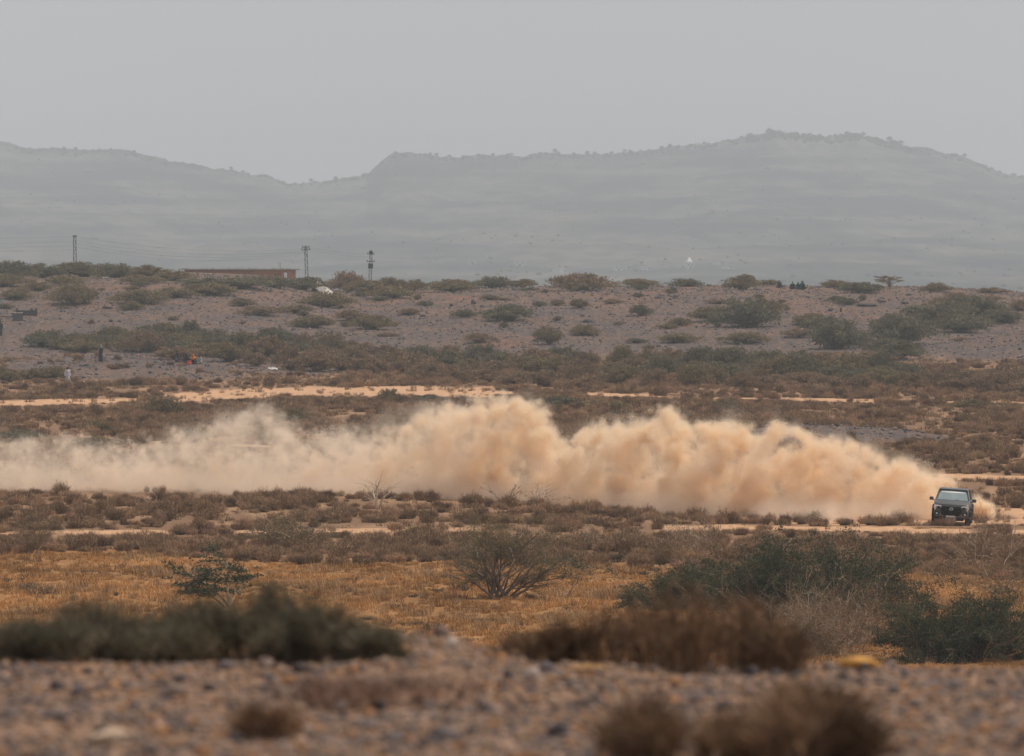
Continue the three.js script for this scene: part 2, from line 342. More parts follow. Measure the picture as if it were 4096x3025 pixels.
function thornBush(p, w, h, m, label, group, set = thornSets, depth = w) {
  const s = set[thornCount % set.length], g = thing('thorn_bush', label, 'bush', p.clone().add(V(0, -0.06 * h, 0)), rr(0, 6.28), group);
  thornCount++;
  part('branches', s.twigs, twigMat, g); part('crown', s.leaves, m, g);
  g.scale.set(w / 2, h / 0.66, depth / 2); return g;
}
{ // ---- bushes along the crest and on the far slope: [px, py of base, width px, height px, kind]
  const M = [OLIVE, GREENGREY, DULL];
  const crest = [[40, 1120, 230, 78, 1], [180, 1112, 240, 60, 1], [330, 1108, 260, 62, 1], [470, 1110, 240, 52, 1], [600, 1112, 190, 52, 0], [690, 1122, 190, 40, 0], [810, 1140, 260, 32, 1], [960, 1150, 300, 40, 1], [1090, 1150, 280, 44, 1], [1210, 1158, 230, 50, 1], [20, 1145, 200, 50, 0], [260, 1140, 180, 40, 0], [560, 1135, 200, 36, 0], [1400, 1166, 200, 74, 2], [1470, 1172, 260, 50, 0], [1560, 1170, 160, 62, 0], [1650, 1166, 130, 50, 0], [1800, 1168, 230, 52, 0], [1980, 1152, 220, 42, 1], [2090, 1150, 140, 34, 0], [2320, 1163, 290, 72, 2], [2330, 1166, 180, 52, 0], [2560, 1148, 180, 34, 0], [2750, 1147, 170, 30, 1], [2965, 1160, 160, 62, 0], [3080, 1142, 120, 24, 0], [3340, 1152, 130, 34, 0], [3450, 1172, 210, 44, 1], [3740, 1168, 150, 34, 0], [3960, 1172, 170, 22, 2], [3820, 1190, 110, 20, 2]];
  for (const [px, py, w, h, k] of crest) { const p = hit(px, py, 900), s = FOCAL / -p.z; thornBush(p, w / s * 1.1, h / s * 1.12, M[k], ['olive thorn bush on the crest of the stony ridge', 'grey-green thorn bush on the crest of the stony ridge', 'dry brown thorn bush on the crest of the stony ridge'][k].replace('of the stony ridge', crestSpot(px)), ['olive crest bushes', 'grey-green crest bushes', 'brown crest bushes'][k]); }
  { const p = hit(3560, 1150, 900), s = FOCAL / -p.z; thornBush(p, 145 / s, 46 / s, OLIVE, 'flat-topped olive thorn tree standing alone above the ridge crest', null, umbrellaSet); }
  { const p = hit(1985, 1148, 900), s = FOCAL / -p.z; thornBush(p, 110 / s, 50 / s, OLIVE, 'sparse flat-topped thorn tree on the crest between rounder bushes', null, umbrellaSet.slice(1)); }
  const slope = [[310, 1215, 260, 80, 0], [150, 1165, 150, 40, 0], [560, 1215, 260, 60, 0], [700, 1190, 240, 44, 0], [840, 1180, 260, 50, 0], [60, 1195, 160, 40, 0], [970, 1225, 120, 34, 0], [1050, 1262, 230, 40, 2], [1180, 1250, 160, 34, 0], [1260, 1310, 200, 50, 0], [1310, 1230, 260, 60, 0], [1400, 1282, 160, 44, 2], [1490, 1318, 200, 62, 0], [1560, 1190, 220, 44, 0], [1640, 1258, 100, 26, 2], [1860, 1270, 120, 30, 1], [2040, 1282, 250, 66, 1], [1910, 1370, 150, 40, 2], [2195, 1378, 130, 78, 0], [2320, 1232, 90, 38, 0], [2330, 1340, 130, 40, 0], [2560, 1262, 110, 44, 1], [2720, 1305, 110, 36, 0], [2720, 1370, 200, 40, 0], [2870, 1285, 230, 62, 0], [2990, 1310, 320, 110, 1], [3080, 1250, 180, 50, 0], [2990, 1372, 220, 46, 0], [3290, 1330, 220, 70, 1], [3240, 1300, 160, 50, 0], [3340, 1395, 300, 110, 1], [3390, 1220, 110, 30, 1], [3620, 1380, 330, 120, 1], [3750, 1290, 320, 90, 1], [3900, 1260, 300, 80, 1], [3560, 1340, 200, 80, 1], [3600, 1440, 240, 80, 1], [3560, 1410, 200, 60, 1], [3840, 1330, 300, 80, 1], [4010, 1290, 200, 56, 1], [4080, 1240, 120, 40, 2], [3770, 1215, 140, 28, 2], [3960, 1205, 140, 24, 2], [3200, 1350, 150, 40, 2], [3480, 1450, 220, 44, 2], [520, 1240, 120, 34, 0], [1960, 1200, 90, 22, 0], [1700, 1225, 80, 22, 1], [2870, 1215, 110, 22, 2], [2450, 1215, 90, 20, 2]];
  for (let i = 0; i < 60; i++) { const px = rr(0, 4096), py = rr(poly(CREST, px) + 12, 1400); slope.push([px, py, rr(30, 110), rr(10, 26), i % 3]); }
  for (const [px, py, w, h, k] of slope) { const p = hit(px, py, 930), s = FOCAL / -p.z; thornBush(p, w / s * 1.1, h / s * 1.1, M[k], ['olive thorn bush on the stony slope below the crest', 'grey-green leafy thorn bush on the stony slope below the crest', 'dry brown thorn bush on the stony slope below the crest'][k].replace('thorn bush', w > 190 ? 'wide thorn bush' : w > 80 ? 'thorn bush' : 'small thorn bush').replace('below the crest', crestSpot(px)), ['olive slope bushes', 'grey-green slope bushes', 'brown slope bushes'][k]); }
  // belt of scrub at the foot of the slope
  const belt = [];
  for (let i = 0; i < 96; i++) {
    const px = 560 + (i + R()) / 96 * 3650, row = px > 3600 ? 0 : i % 3, py = poly([[500, 1420], [1000, 1470], [1500, 1510], [2000, 1545], [3000, 1560], [4096, 1575]], px) - row * 34 - rr(0, 26);
    belt.push([px, py, rr(150, 300), rr(58, 100), row === 0 ? (R() < 0.7 ? 2 : 0) : R() < 0.45 ? 1 : R() < 0.5 ? 0 : 2]);
  }
  for (let i = 0; i < 22; i++) belt.push([rr(60, 900), rr(1375, 1408), rr(140, 280), rr(50, 80), R() < 0.5 ? 0 : 1]);
  for (let i = 0; i < 7; i++) belt.push([rr(-30, 235), rr(1512, 1532), rr(110, 200), rr(40, 62), 0]);
  for (const [px, py, w, h, k] of belt) { const p = hit(px, py, 640, 1080), s = FOCAL / -p.z; thornBush(p, w / s, h / s, M[k], ['olive thorn bush in the scrub belt at the foot of the slope', 'grey-green thorn bush in the scrub belt at the foot of the slope', 'brown leafless thorn bush in the scrub belt at the foot of the slope'][k].replace('at the foot of the slope', beltSpot(px)), ['olive scrub belt bushes', 'grey-green scrub belt bushes', 'brown scrub belt bushes'][k]); }
  // greener bushes out on the plain
  const plain = [[1550, 1608, 130, 54, 0, 'small thorn tree standing on the sandy road'], [1720, 1608, 170, 34, 1], [2250, 1625, 240, 46, 1], [2420, 1640, 300, 50, 0], [1950, 1625, 200, 34, 0], [660, 1660, 230, 80, 0], [770, 1770, 130, 70, 0], [1180, 1690, 160, 66, 0], [400, 1735, 180, 66, 0], [2900, 1640, 160, 50, 0], [3980, 1812, 170, 42, 1], [3900, 1640, 260, 50, 0], [3640, 1895, 140, 40, 0], [90, 1760, 240, 50, 1], [380, 1795, 220, 60, 0], [2700, 1670, 140, 36, 1]];
  for (const [px, py, w, h, k, l] of plain) { const p = hit(px, py, 300, 1080), s = FOCAL / -p.z; thornBush(p, w / s, h / s, M[k], l ?? ['low olive thorn bush among brown shrubs beyond the dust', 'low grey-green thorn bush among brown shrubs beyond the dust'][k], l ? null : ['olive bushes beyond the dust', 'grey-green bushes beyond the dust'][k]); }
}
{ // ---- brown shrubs of the plain: the largest in view as things, the rest as one mass
  const geos = Array.from({ length: 7 }, (_, i) => shrubGeo(200 + i)), m = twigMat;
  const all = [];
  for (let i = 0; i < 61500; i++) {
    const d = Math.sqrt(rr(345 ** 2, 930 ** 2)), x = rr(-0.067, 0.067) * d, px = pxOf(x, d), py = 969 + EYE * FOCAL / d;
    const sand = sandAt(x, d), gold = goldAt(x, d), rub = rubbleAt(x, d);
    let k = 0.24 + 0.9 * fbm(x * 0.09, d * 0.025, 3) + 0.3 * n2(x * 0.5, d * 0.12);
    const band = ss(goldD(x, d) - 1, goldD(x, d) + 3, d) * ss(392, 386, d + (px > 2900 ? 0 : 0));
    k = Math.max(k, band * (0.8 + 0.5 * n2(x * 0.3, d * 0.1)));
    const trackD = poly(STRIPS[5].q, px);
    if (Math.abs(d - (trackD - 5)) < 3.2 * (0.6 + 0.5 * n2(x * 0.2, 1))) k = Math.max(k, 0.45 + 0.6 * n2(x * 0.35, 8));            // verge in front of the track
    if (d > trackD - 2.5 && d < trackD + 7) k = -1;                            // the track itself
    if (px > 3640 && px < 3960 && py < 2110 && py > 2040) k = -1;
    if (d > 770 && d < 862 && px < 1300) k *= 0.3;
    k *= (1 - sand * 1.15) * (1 - ss(0.3, 0.9, gold)) * (1 - rub * 0.93);
    if (d > 640) k *= 0.75;
    if (R() > k) continue;
    const hm = hMax(x, d), s = Math.min(rr(0.45, 1.0) ** 1.0 * (R() < 0.18 ? 1.7 : 1.15) * (d > 600 ? 1.2 : 1), hm * 3.5), sy = Math.min(s * rr(0.5, 1.15), hm / 0.55);
    if (sy < 0.2 || s < 0.3) continue;
    all.push([x, d, s, sy, R(), band > 0.5 ? 0 : d < trackD ? 1 : 2]);
  }
  // front row of darker bushes along the track and a few landmark ones: [px, py base, w px, h px]
  for (const [px, py, w, h] of [[1330, 1990, 75, 40], [1215, 1990, 90, 34], [950, 1990, 60, 44], [620, 1975, 80, 40], [100, 2010, 110, 60], [350, 2100, 130, 62], [840, 2030, 110, 66], [650, 2090, 90, 60], [1010, 2120, 130, 50], [3110, 2090, 120, 48], [3250, 2085, 110, 56], [3430, 2098, 150, 44], [3620, 2092, 90, 54], [2900, 2090, 130, 40], [40, 2215, 150, 70]]) {
    const s = FOCAL / plainD(py); for (let k = 0; k < 4; k++) { const p = hit(px + rr(-0.45, 0.45) * w, py + rr(-6, 6), 300), q = rr(0.45, 0.85); all.push([p.x, -p.z, w / s * q, h / s * 1.9 * rr(0.5, 1.05), R(), 1]); }
  }
  all.forEach((a) => { a.area = Math.abs(pxOf(a[0], a[1]) - 2048) < 2040 ? a[2] * a[3] / a[1] ** 2 : 0; });
  all.sort((a, b) => b.area - a.area);
  const where = ['brown twiggy shrub in the dense band', 'brown twiggy shrub before the dust', 'brown twiggy shrub beyond the dust'], group = ['shrubs of the dense band', 'shrubs before the dust trail', 'shrubs beyond the dust trail'];
  const rest = geos.map(() => []);
  all.forEach(([x, d, s, sy, t, z], i) => {
    const gi = Math.floor(t * geos.length), p = onGround(x, d); p.y -= 0.02;
    if (i < 300) { const o = new THREE.Mesh(geos[gi], m); o.position.copy(p); o.rotation.y = t * 40; o.scale.set(s, sy, s); add(o, 'brown_shrub'); tag(o, (sy > 1.05 ? 'tall ' : sy > 0.75 ? '' : 'low ') + where[z] + ' ' + shrubSpot(pxOf(x, d)), 'shrub', group[z]); }
    else { const k = 0.5 + 1.0 * ((t * 977) % 1); rest[gi].push([xf(p, t * 40, s, sy, s), new THREE.Color().setRGB(k, k * rr(0.94, 1.02), k * rr(0.9, 1.05))]); }
  });
  const every = rest.flat();
  rest.forEach((l, i) => { if (l.length) stuff('shrub_cover', geos[i], m, l, 'countless low brown shrubs covering the plain', 'shrubs'); });
  console.log('shrubs', all.length, every.length);
}
{ // ---- golden grass and stray dry tufts
  const tuft = (seed, cols, n, h, w) => { const r = rng(seed), g = new GB(); for (let i = 0; i < n; i++) { const a = rr(0, 6.28, r), b = V(rr(-0.12, 0.12, r), 0, rr(-0.12, 0.12, r)), l = rr(0.5, 1, r) * h, e = b.clone().add(V(Math.cos(a) * l * 0.45, l, Math.sin(a) * l * 0.45)); g.col = vary(cols[Math.floor(r() * cols.length)], r, 0.25); g.blade(b, e, w, w * 0.3, V(-Math.sin(a), 0, Math.cos(a))); } return g.build(); };
  const gold = [0, 1, 2].map((i) => tuft(300 + i, [[0.5, 0.265, 0.1], [0.41, 0.21, 0.076], [0.56, 0.33, 0.15]], 46, 0.14, 0.012));
  const L = gold.map(() => []);
  for (let i = 0; i < 30000; i++) {
    const d = Math.sqrt(rr(258 ** 2, 384 ** 2)), x = rr(-0.067, 0.067) * d;
    if (R() > goldAt(x, d) * (0.55 + 0.9 * fbm(x * 0.3, d * 0.1, 3))) continue;
    const s = rr(0.6, 1.4); L[i % 3].push([xf(onGround(x, d), R() * 6.28, s * 1.3, s * rr(0.6, 1.3), s * 1.3), new THREE.Color().setScalar(clamp(0.95 + 0.7 * fbm(x * 0.12, d * 0.05, 3), 0.5, 1.35))]);
  }
  L.forEach((l, i) => stuff('golden_grass', gold[i], twigMat, l, 'short golden dry grass covering the near plain', 'grass'));
  const tall = tuft(320, [[0.5, 0.34, 0.19], [0.4, 0.26, 0.14], [0.3, 0.19, 0.11]], 34, 0.42, 0.009), TL = [];
  for (let i = 0; i < 5200; i++) { const d = Math.sqrt(rr(262 ** 2, 372 ** 2)), x = rr(-0.067, 0.067) * d; if (R() > goldAt(x, d) * ss(0.05, 0.5, fbm(x * 0.11 + 30, d * 0.05, 3))) continue; const s = rr(0.6, 1.3); TL.push([xf(onGround(x, d), R() * 6.28, s * 1.2, s, s * 1.2)]); }
  stuff('straw_stalks', tall, twigMat, TL, 'taller pale straw stalks in patches of the golden grass', 'grass');
  const dry = [0, 1].map((i) => tuft(310 + i, [[0.24, 0.15, 0.085], [0.17, 0.1, 0.06], [0.36, 0.22, 0.12]], 40, 0.22, 0.013)), D = dry.map(() => []);
  for (let i = 0; i < 44000; i++) {
    const d = Math.sqrt(rr(258 ** 2, 1000 ** 2)), x = rr(-0.067, 0.067) * d;
    const g = goldAt(x, d), sd = sandAt(x, d);
    if (rubbleAt(x, d) > 0.5) continue;
    if (R() > (g > 0.5 ? 0.35 : 0.85) * (1 - sd * 0.8) * ss(-0.4, 0.3, fbm(x * 0.2, d * 0.06, 2))) continue;
    const hm = hMax(x, d), s = Math.min(rr(0.5, 1.3) * (d > 600 ? 1.4 : 1), hm / 0.22); if (s < 0.25) continue; D[i % 2].push([xf(onGround(x, d), R() * 6.28, s * 1.3, s, s * 1.3)]);
  }
  D.forEach((l, i) => stuff('dry_grass', dry[i], twigMat, l, 'sparse brown dry grass tufts on the plain', 'grass'));
}

// ---------------------------------------------------------------- single trees and thickets of the near plain
const barkGrey = [0.2, 0.15, 0.12], barkPale = [0.5, 0.4, 0.3], barkBrown = [0.25, 0.155, 0.1];
function grow(seed, o) { // branching skeleton in metres: stems from the base, leaves on the outer twigs
  const r = rng(seed), tw = new GB(), lf = new GB();
  const step = (p, dir, len, rad, lev) => {
    const n = lev === 0 ? 4 : 3; let q = p, d = dir.clone();
    tw.col = vary(r() < (o.mixPale ?? 0.15) ? barkPale : o.bark ?? barkGrey, r, 0.2);
    for (let k = 0; k < n; k++) {
      d.add(randDir(r).multiplyScalar(o.wiggle ?? 0.22)); d.y += o.lift?.[lev] ?? 0; d.normalize();
      const e = q.clone().addScaledVector(d, len / n * rr(0.8, 1.2, r)), ra = rad * (1 - k / n * 0.5), rb = rad * (1 - (k + 1) / n * 0.5);
      if (e.y < 0.05) e.y = 0.05;
      tw.bar(q, e, ra, rb, lev < 2 ? 5 : 3);
      if (lev < o.levels && (lev > 0 || k > 0)) for (let m = 0; m < (o.kids ?? 2); m++) if (r() < (o.kidChance ?? 0.85)) {
        const nd = d.clone().add(randDir(r).multiplyScalar(o.spread ?? 0.9)); nd.y = nd.y * (o.flat ?? 0.7) + (o.upward ?? 0.1); nd.normalize();
        step(q.clone().lerp(e, r()), nd, len * (o.shrink ?? 0.6) * rr(0.7, 1.15, r), rb * 0.62, lev + 1);
      }
      if (lev >= o.levels - 1 && r() < (o.leafy ?? 0.6)) {
        const n2_ = o.leaves ?? 14, tone = vary([1, 1, 1], r, 0.25); lf.col = tone;
        for (let m = 0; m < n2_; m++) {
          const c = q.clone().lerp(e, r()), off = randDir(r); off.y *= o.leafFlat ?? 0.4; c.addScaledVector(off, (o.leafR ?? 0.14) * Math.cbrt(r()));
          const u = randDir(r), v = randDir(r), w = (o.leafW ?? 0.03) * rr(0.5, 1.3, r);
          lf.tri(c.clone().addScaledVector(u, w * 1.5), c.clone().addScaledVector(v, w * 0.8), c.clone().addScaledVector(u, -w * 1.2).addScaledVector(v, -w * 0.5));
        }
      }
      q = e;
    }
  };
  for (let i = 0; i < o.stems; i++) {
    const a = o.fan ? lerp(-1, 1, (i + 0.5) / o.stems) * 1.05 + rr(-0.1, 0.1, r) : 0, az = o.fan ? (r() < 0.5 ? 0 : Math.PI) + rr(-0.9, 0.9, r) : rr(0, 6.2832, r), tilt = o.fan ? Math.abs(a) : rr(o.tilt?.[0] ?? 0.2, o.tilt?.[1] ?? 1.1, r);
    const az2 = o.fan ? (a < 0 ? Math.PI : 0) + rr(-0.7, 0.7, r) : az;
    const dir = V(Math.sin(tilt) * Math.cos(az2), Math.cos(tilt), Math.sin(tilt) * Math.sin(az2)), b = o.base ?? 0.2;
    step(V(rr(-b, b, r), 0, rr(-b, b, r)), dir, o.len * rr(0.75, 1.1, r), o.rad * rr(0.7, 1.1, r), 0);
  }
  return { tw, lf };
}
function fitted(name, label, category, px0, px1, pyTop, pyBase, seed, o, leaf, group) { // grown, then scaled to its real extent on the ground
  const p = hit((px0 + px1) / 2, pyBase, o.d0 ?? 200), s = FOCAL / -p.z, { tw, lf } = grow(seed, o);
  const g = thing(name, label, category, p, 0, group);
  const main = lf.n > 400 ? lf : tw, xs = [], ys = [];
  for (let i = 0; i < main.p.length; i += 9) { xs.push(main.p[i]); ys.push(main.p[i + 1]); }
  xs.sort((a, b) => a - b); ys.sort((a, b) => a - b);
  const at = (l, t) => l[Math.floor((l.length - 1) * t)], lo = V(at(xs, 0.015), 0, 0), hi = V(at(xs, 0.985), at(ys, 0.975), 0);
  const kx = (px1 - px0) / s / (hi.x - lo.x), ky = (pyBase - pyTop) / s / hi.y;
  for (const b of [tw, lf]) for (let i = 0; i < b.p.length; i += 3) { b.p[i] = (b.p[i] - (lo.x + hi.x) / 2 * (o.centre ?? 1)) * kx; b.p[i + 1] *= ky; b.p[i + 2] *= kx; }
  if (!o.centre && o.centre !== undefined) g.position.copy(hit(o.stemPx ?? (px0 + px1) / 2, pyBase, o.d0 ?? 200));
  part('trunk', tw.build(), twigMat, g); if (lf.n) part('crown', lf.build(), leaf, g);
  g.position.y -= 0.03; return g;
}
const near1 = leafMat([0.15, 0.125, 0.06]), near2 = leafMat([0.06, 0.07, 0.038]), near3 = leafMat([0.17, 0.125, 0.07]);
fitted('thorn_tree', 'wide fan-shaped thorn tree with bare spreading stems on golden grass', 'tree', 1720, 2300, 2090, 2395, 501, { stems: 17, fan: true, len: 1.7, rad: 0.04, levels: 3, kids: 2, kidChance: 0.72, spread: 0.75, shrink: 0.62, leafy: 0.34, leaves: 12, leafR: 0.15, leafW: 0.02, base: 0.32, lift: [0.02, 0, -0.05, -0.08], mixPale: 0.12, bark: [0.19, 0.135, 0.105] }, near1);
fitted('thorn_sapling', 'small thorn tree with layered dark green leaf sprays behind the blurred shrubs', 'tree', 690, 1010, 2205, 2430, 502, { stems: 4, tilt: [0.1, 0.75], len: 1.0, rad: 0.025, levels: 2, kids: 2, kidChance: 0.75, spread: 1.0, flat: 0.35, shrink: 0.62, leafy: 0.75, leaves: 18, leafR: 0.12, leafFlat: 0.25, leafW: 0.026, base: 0.06, mixPale: 0.4 }, near2);
fitted('bare_sapling', 'pale leafless sapling standing before the thin end of the dust', 'tree', 1440, 1590, 1905, 2035, 503, { stems: 4, tilt: [0.1, 0.7], len: 0.9, rad: 0.022, levels: 2, kids: 2, kidChance: 0.6, spread: 0.8, leafy: 0, base: 0.05, bark: barkPale, mixPale: 1 }, near3);
fitted('bare_sapling', 'dark thin leafless sapling with forked twigs before the thick dust', 'tree', 2090, 2270, 1938, 2032, 504, { stems: 7, tilt: [0.2, 0.9], len: 0.9, rad: 0.012, levels: 2, kids: 2, kidChance: 0.6, spread: 0.8, leafy: 0.12, leaves: 6, leafW: 0.02, base: 0.12, bark: [0.3, 0.21, 0.15] }, near3);
fitted('bare_sapling', 'leaning thorny branch bent away from the forked sapling', 'tree', 1935, 2085, 1935, 2030, 505, { stems: 4, tilt: [0.9, 1.15], len: 1.1, rad: 0.012, levels: 2, kids: 1, spread: 0.5, leafy: 0.5, leaves: 7, leafR: 0.05, leafW: 0.02, base: 0.05, bark: [0.22, 0.16, 0.11] }, near3);
fitted('thorn_bush', 'low tangled olive bush with pale twigs beside the near sand strip', 'bush', 950, 1380, 2058, 2190, 506, { stems: 34, tilt: [0.5, 1.25], len: 1.2, rad: 0.014, levels: 2, kids: 2, kidChance: 0.6, spread: 0.9, leafy: 0.7, leaves: 12, leafR: 0.14, leafW: 0.022, base: 0.5, mixPale: 0.3, bark: barkBrown }, near3);
fitted('thorn_bush', 'feathery olive bush at the end of the near sand strip', 'bush', 30, 240, 2070, 2215, 507, { stems: 18, tilt: [0.1, 1.0], len: 1.1, rad: 0.013, levels: 2, kids: 2, kidChance: 0.6, spread: 0.8, leafy: 0.7, leaves: 10, leafR: 0.16, leafW: 0.018, base: 0.3, bark: barkBrown }, near3);
fitted('bare_sapling', 'thin bare sapling with one long slanting twig on golden grass', 'tree', 2230, 2520, 2180, 2400, 508, { stems: 4, tilt: [0.05, 0.7], len: 1.2, rad: 0.009, levels: 2, kids: 2, kidChance: 0.6, mixPale: 0.1, spread: 0.9, leafy: 0.35, leaves: 9, leafR: 0.14, leafFlat: 0.2, leafW: 0.022, base: 0.06, bark: [0.3, 0.22, 0.15] }, near2);
const TANGLE = { tilt: [0.4, 1.35], len: 1.5, rad: 0.018, levels: 2, kids: 2, kidChance: 0.75, spread: 1.0, wiggle: 0.35, leafR: 0.16, leafW: 0.026, mixPale: 0.22, bark: barkBrown };
fitted('thicket_bush', 'dense dark green thorn thicket with pale dead branches', 'bush', 2840, 3650, 2195, 2475, 511, { ...TANGLE, stems: 110, leafy: 0.5, leaves: 22, base: 1.7, mixPale: 0.3 }, near2);
fitted('thicket_bush', 'low dark green thorn bush at the edge of the big thicket', 'bush', 2500, 2960, 2280, 2440, 512, { ...TANGLE, stems: 64, leafy: 0.8, leaves: 22, base: 0.9 }, near2);
fitted('thicket_bush', 'sprawling dark green thorn bush behind the rocky hilltop rim', 'bush', 3540, 4200, 2400, 2640, 513, { ...TANGLE, stems: 84, leafy: 0.66, leaves: 22, base: 1.4 }, near2);
fitted('dead_brush', 'heap of brown leafless thorn branches between the green thickets', 'bush', 2960, 3700, 2340, 2580, 514, { ...TANGLE, stems: 110, leafy: 0.12, leaves: 8, base: 1.5, mixPale: 0.3 }, near3);
fitted('dead_brush', 'brown leafless brush in front of the big green thicket', 'bush', 3000, 3500, 2430, 2620, 515, { ...TANGLE, stems: 90, leafy: 0.2, leaves: 8, base: 1.0, mixPale: 0.2 }, near3);
fitted('dead_brush', 'airy leafless brush with long pale twigs beyond the golden grass', 'bush', 2620, 2960, 2060, 2215, 516, { ...TANGLE, stems: 22, tilt: [0.1, 0.9], leafy: 0.1, leaves: 5, rad: 0.012, base: 0.5, mixPale: 0.4, d0: 330 }, near3);
fitted('dead_brush', 'airy brown brush growing below the track by the truck', 'bush', 3730, 4130, 2035, 2260, 517, { ...TANGLE, stems: 30, tilt: [0.1, 1.0], leafy: 0, rad: 0.012, base: 0.7, d0: 330 }, near3);
fitted('dead_brush', 'thin bare brush at the rim of the golden grass', 'bush', 3800, 4150, 2250, 2400, 518, { ...TANGLE, stems: 16, tilt: [0.2, 1.1], leafy: 0.3, leaves: 8, rad: 0.011, base: 0.5 }, near3);
fitted('dead_brush', 'bare twigs rising from the shrubs behind the fan-shaped tree', 'bush', 2280, 2500, 2050, 2200, 519, { ...TANGLE, stems: 10, tilt: [0.1, 0.9], leafy: 0.1, leaves: 5, rad: 0.011, base: 0.3, mixPale: 0.5, d0: 330 }, near3);
fitted('dead_brush', 'forked pale dead branch among the brown shrubs', 'bush', 570, 650, 1970, 2030, 520, { stems: 3, tilt: [0.1, 0.7], len: 0.8, rad: 0.02, levels: 1, kids: 1, leafy: 0, base: 0.05, bark: barkPale, mixPale: 1, d0: 330 }, near3);
{ // knee-high plants and dead wood on the golden grass: [px, py, w, h]
  const geos = [0, 1, 2].map((i) => shrubGeo(540 + i, { stems: 90, h: 0.5, rad: 0.55, w: 0.014, cols: [[0.1, 0.085, 0.06], [0.15, 0.1, 0.065], [0.075, 0.072, 0.05]], fork: 3 }));
  [[1400, 2330, 110, 26], [1420, 2378, 90, 20], [1660, 2390, 70, 20], [1840, 2365, 100, 46], [1770, 2372, 70, 30], [2110, 2395, 90, 36], [1720, 2530, 110, 50], [1620, 2500, 160, 20], [1480, 2480, 140, 22], [2100, 2560, 130, 40], [1900, 2570, 110, 26], [460, 2385, 50, 30], [340, 2295, 90, 20], [620, 2300, 60, 24], [120, 2360, 160, 40], [180, 2380, 130, 44], [60, 2330, 120, 34], [990, 2320, 70, 26], [1180, 2300, 60, 20], [2540, 2300, 120, 26], [2480, 2250, 150, 60], [1250, 2400, 90, 18], [2300, 2440, 100, 24], [2380, 2395, 70, 22], [2700, 2560, 120, 30], [3850, 2420, 110, 30], [3990, 2380, 120, 30], [1600, 2440, 120, 34], [1930, 2490, 100, 24], [2220, 2510, 110, 26]].forEach(([px, py, w, h], i) => {
    const p = hit(px, py, 200), s = FOCAL / -p.z, o = new THREE.Mesh(geos[i % 3], twigMat); o.position.copy(p); o.rotation.y = i; o.scale.set(w / s, h / s * 1.8, w / s); add(o, 'dry_plant'); tag(o, 'low greyish dry plant growing in the golden grass', 'plant', 'dry plants in the golden grass');
  });
}
// ---------------------------------------------------------------- rocky hilltop in front of the lens
const stoneGeos = Array.from({ length: 8 }, (_, i) => {
  const g = mergeVertices(new THREE.IcosahedronGeometry(0.5, 1).deleteAttribute('uv').deleteAttribute('normal')), p = g.attributes.position, r = rng(600 + i), ax = [rr(0.8, 1.3, r), rr(0.45, 0.85, r), rr(0.75, 1.1, r)], cut = [randDir(r), randDir(r), randDir(r)];
  for (let k = 0; k < p.count; k++) { const v = V().fromBufferAttribute(p, k).multiplyScalar(1 + 0.3 * n3(p.getX(k) * 2 + i * 9, p.getY(k) * 2, p.getZ(k) * 2)); for (const c of cut) { const o = v.dot(c) - 0.33; if (o > 0) v.addScaledVector(c, -o); } p.setXYZ(k, v.x * ax[0], v.y * ax[1], v.z * ax[2]); }
  const f = g.toNonIndexed(); f.computeVertexNormals(); return toCreasedNormals(f, 0.5);
});
const stoneTones = [[0.15, 0.12, 0.115], [0.2, 0.145, 0.12], [0.3, 0.195, 0.13], [0.075, 0.063, 0.063], [0.38, 0.26, 0.19], [0.3, 0.15, 0.07]];
const stoneMats = stoneTones.map((c) => mat(c, 0.95));
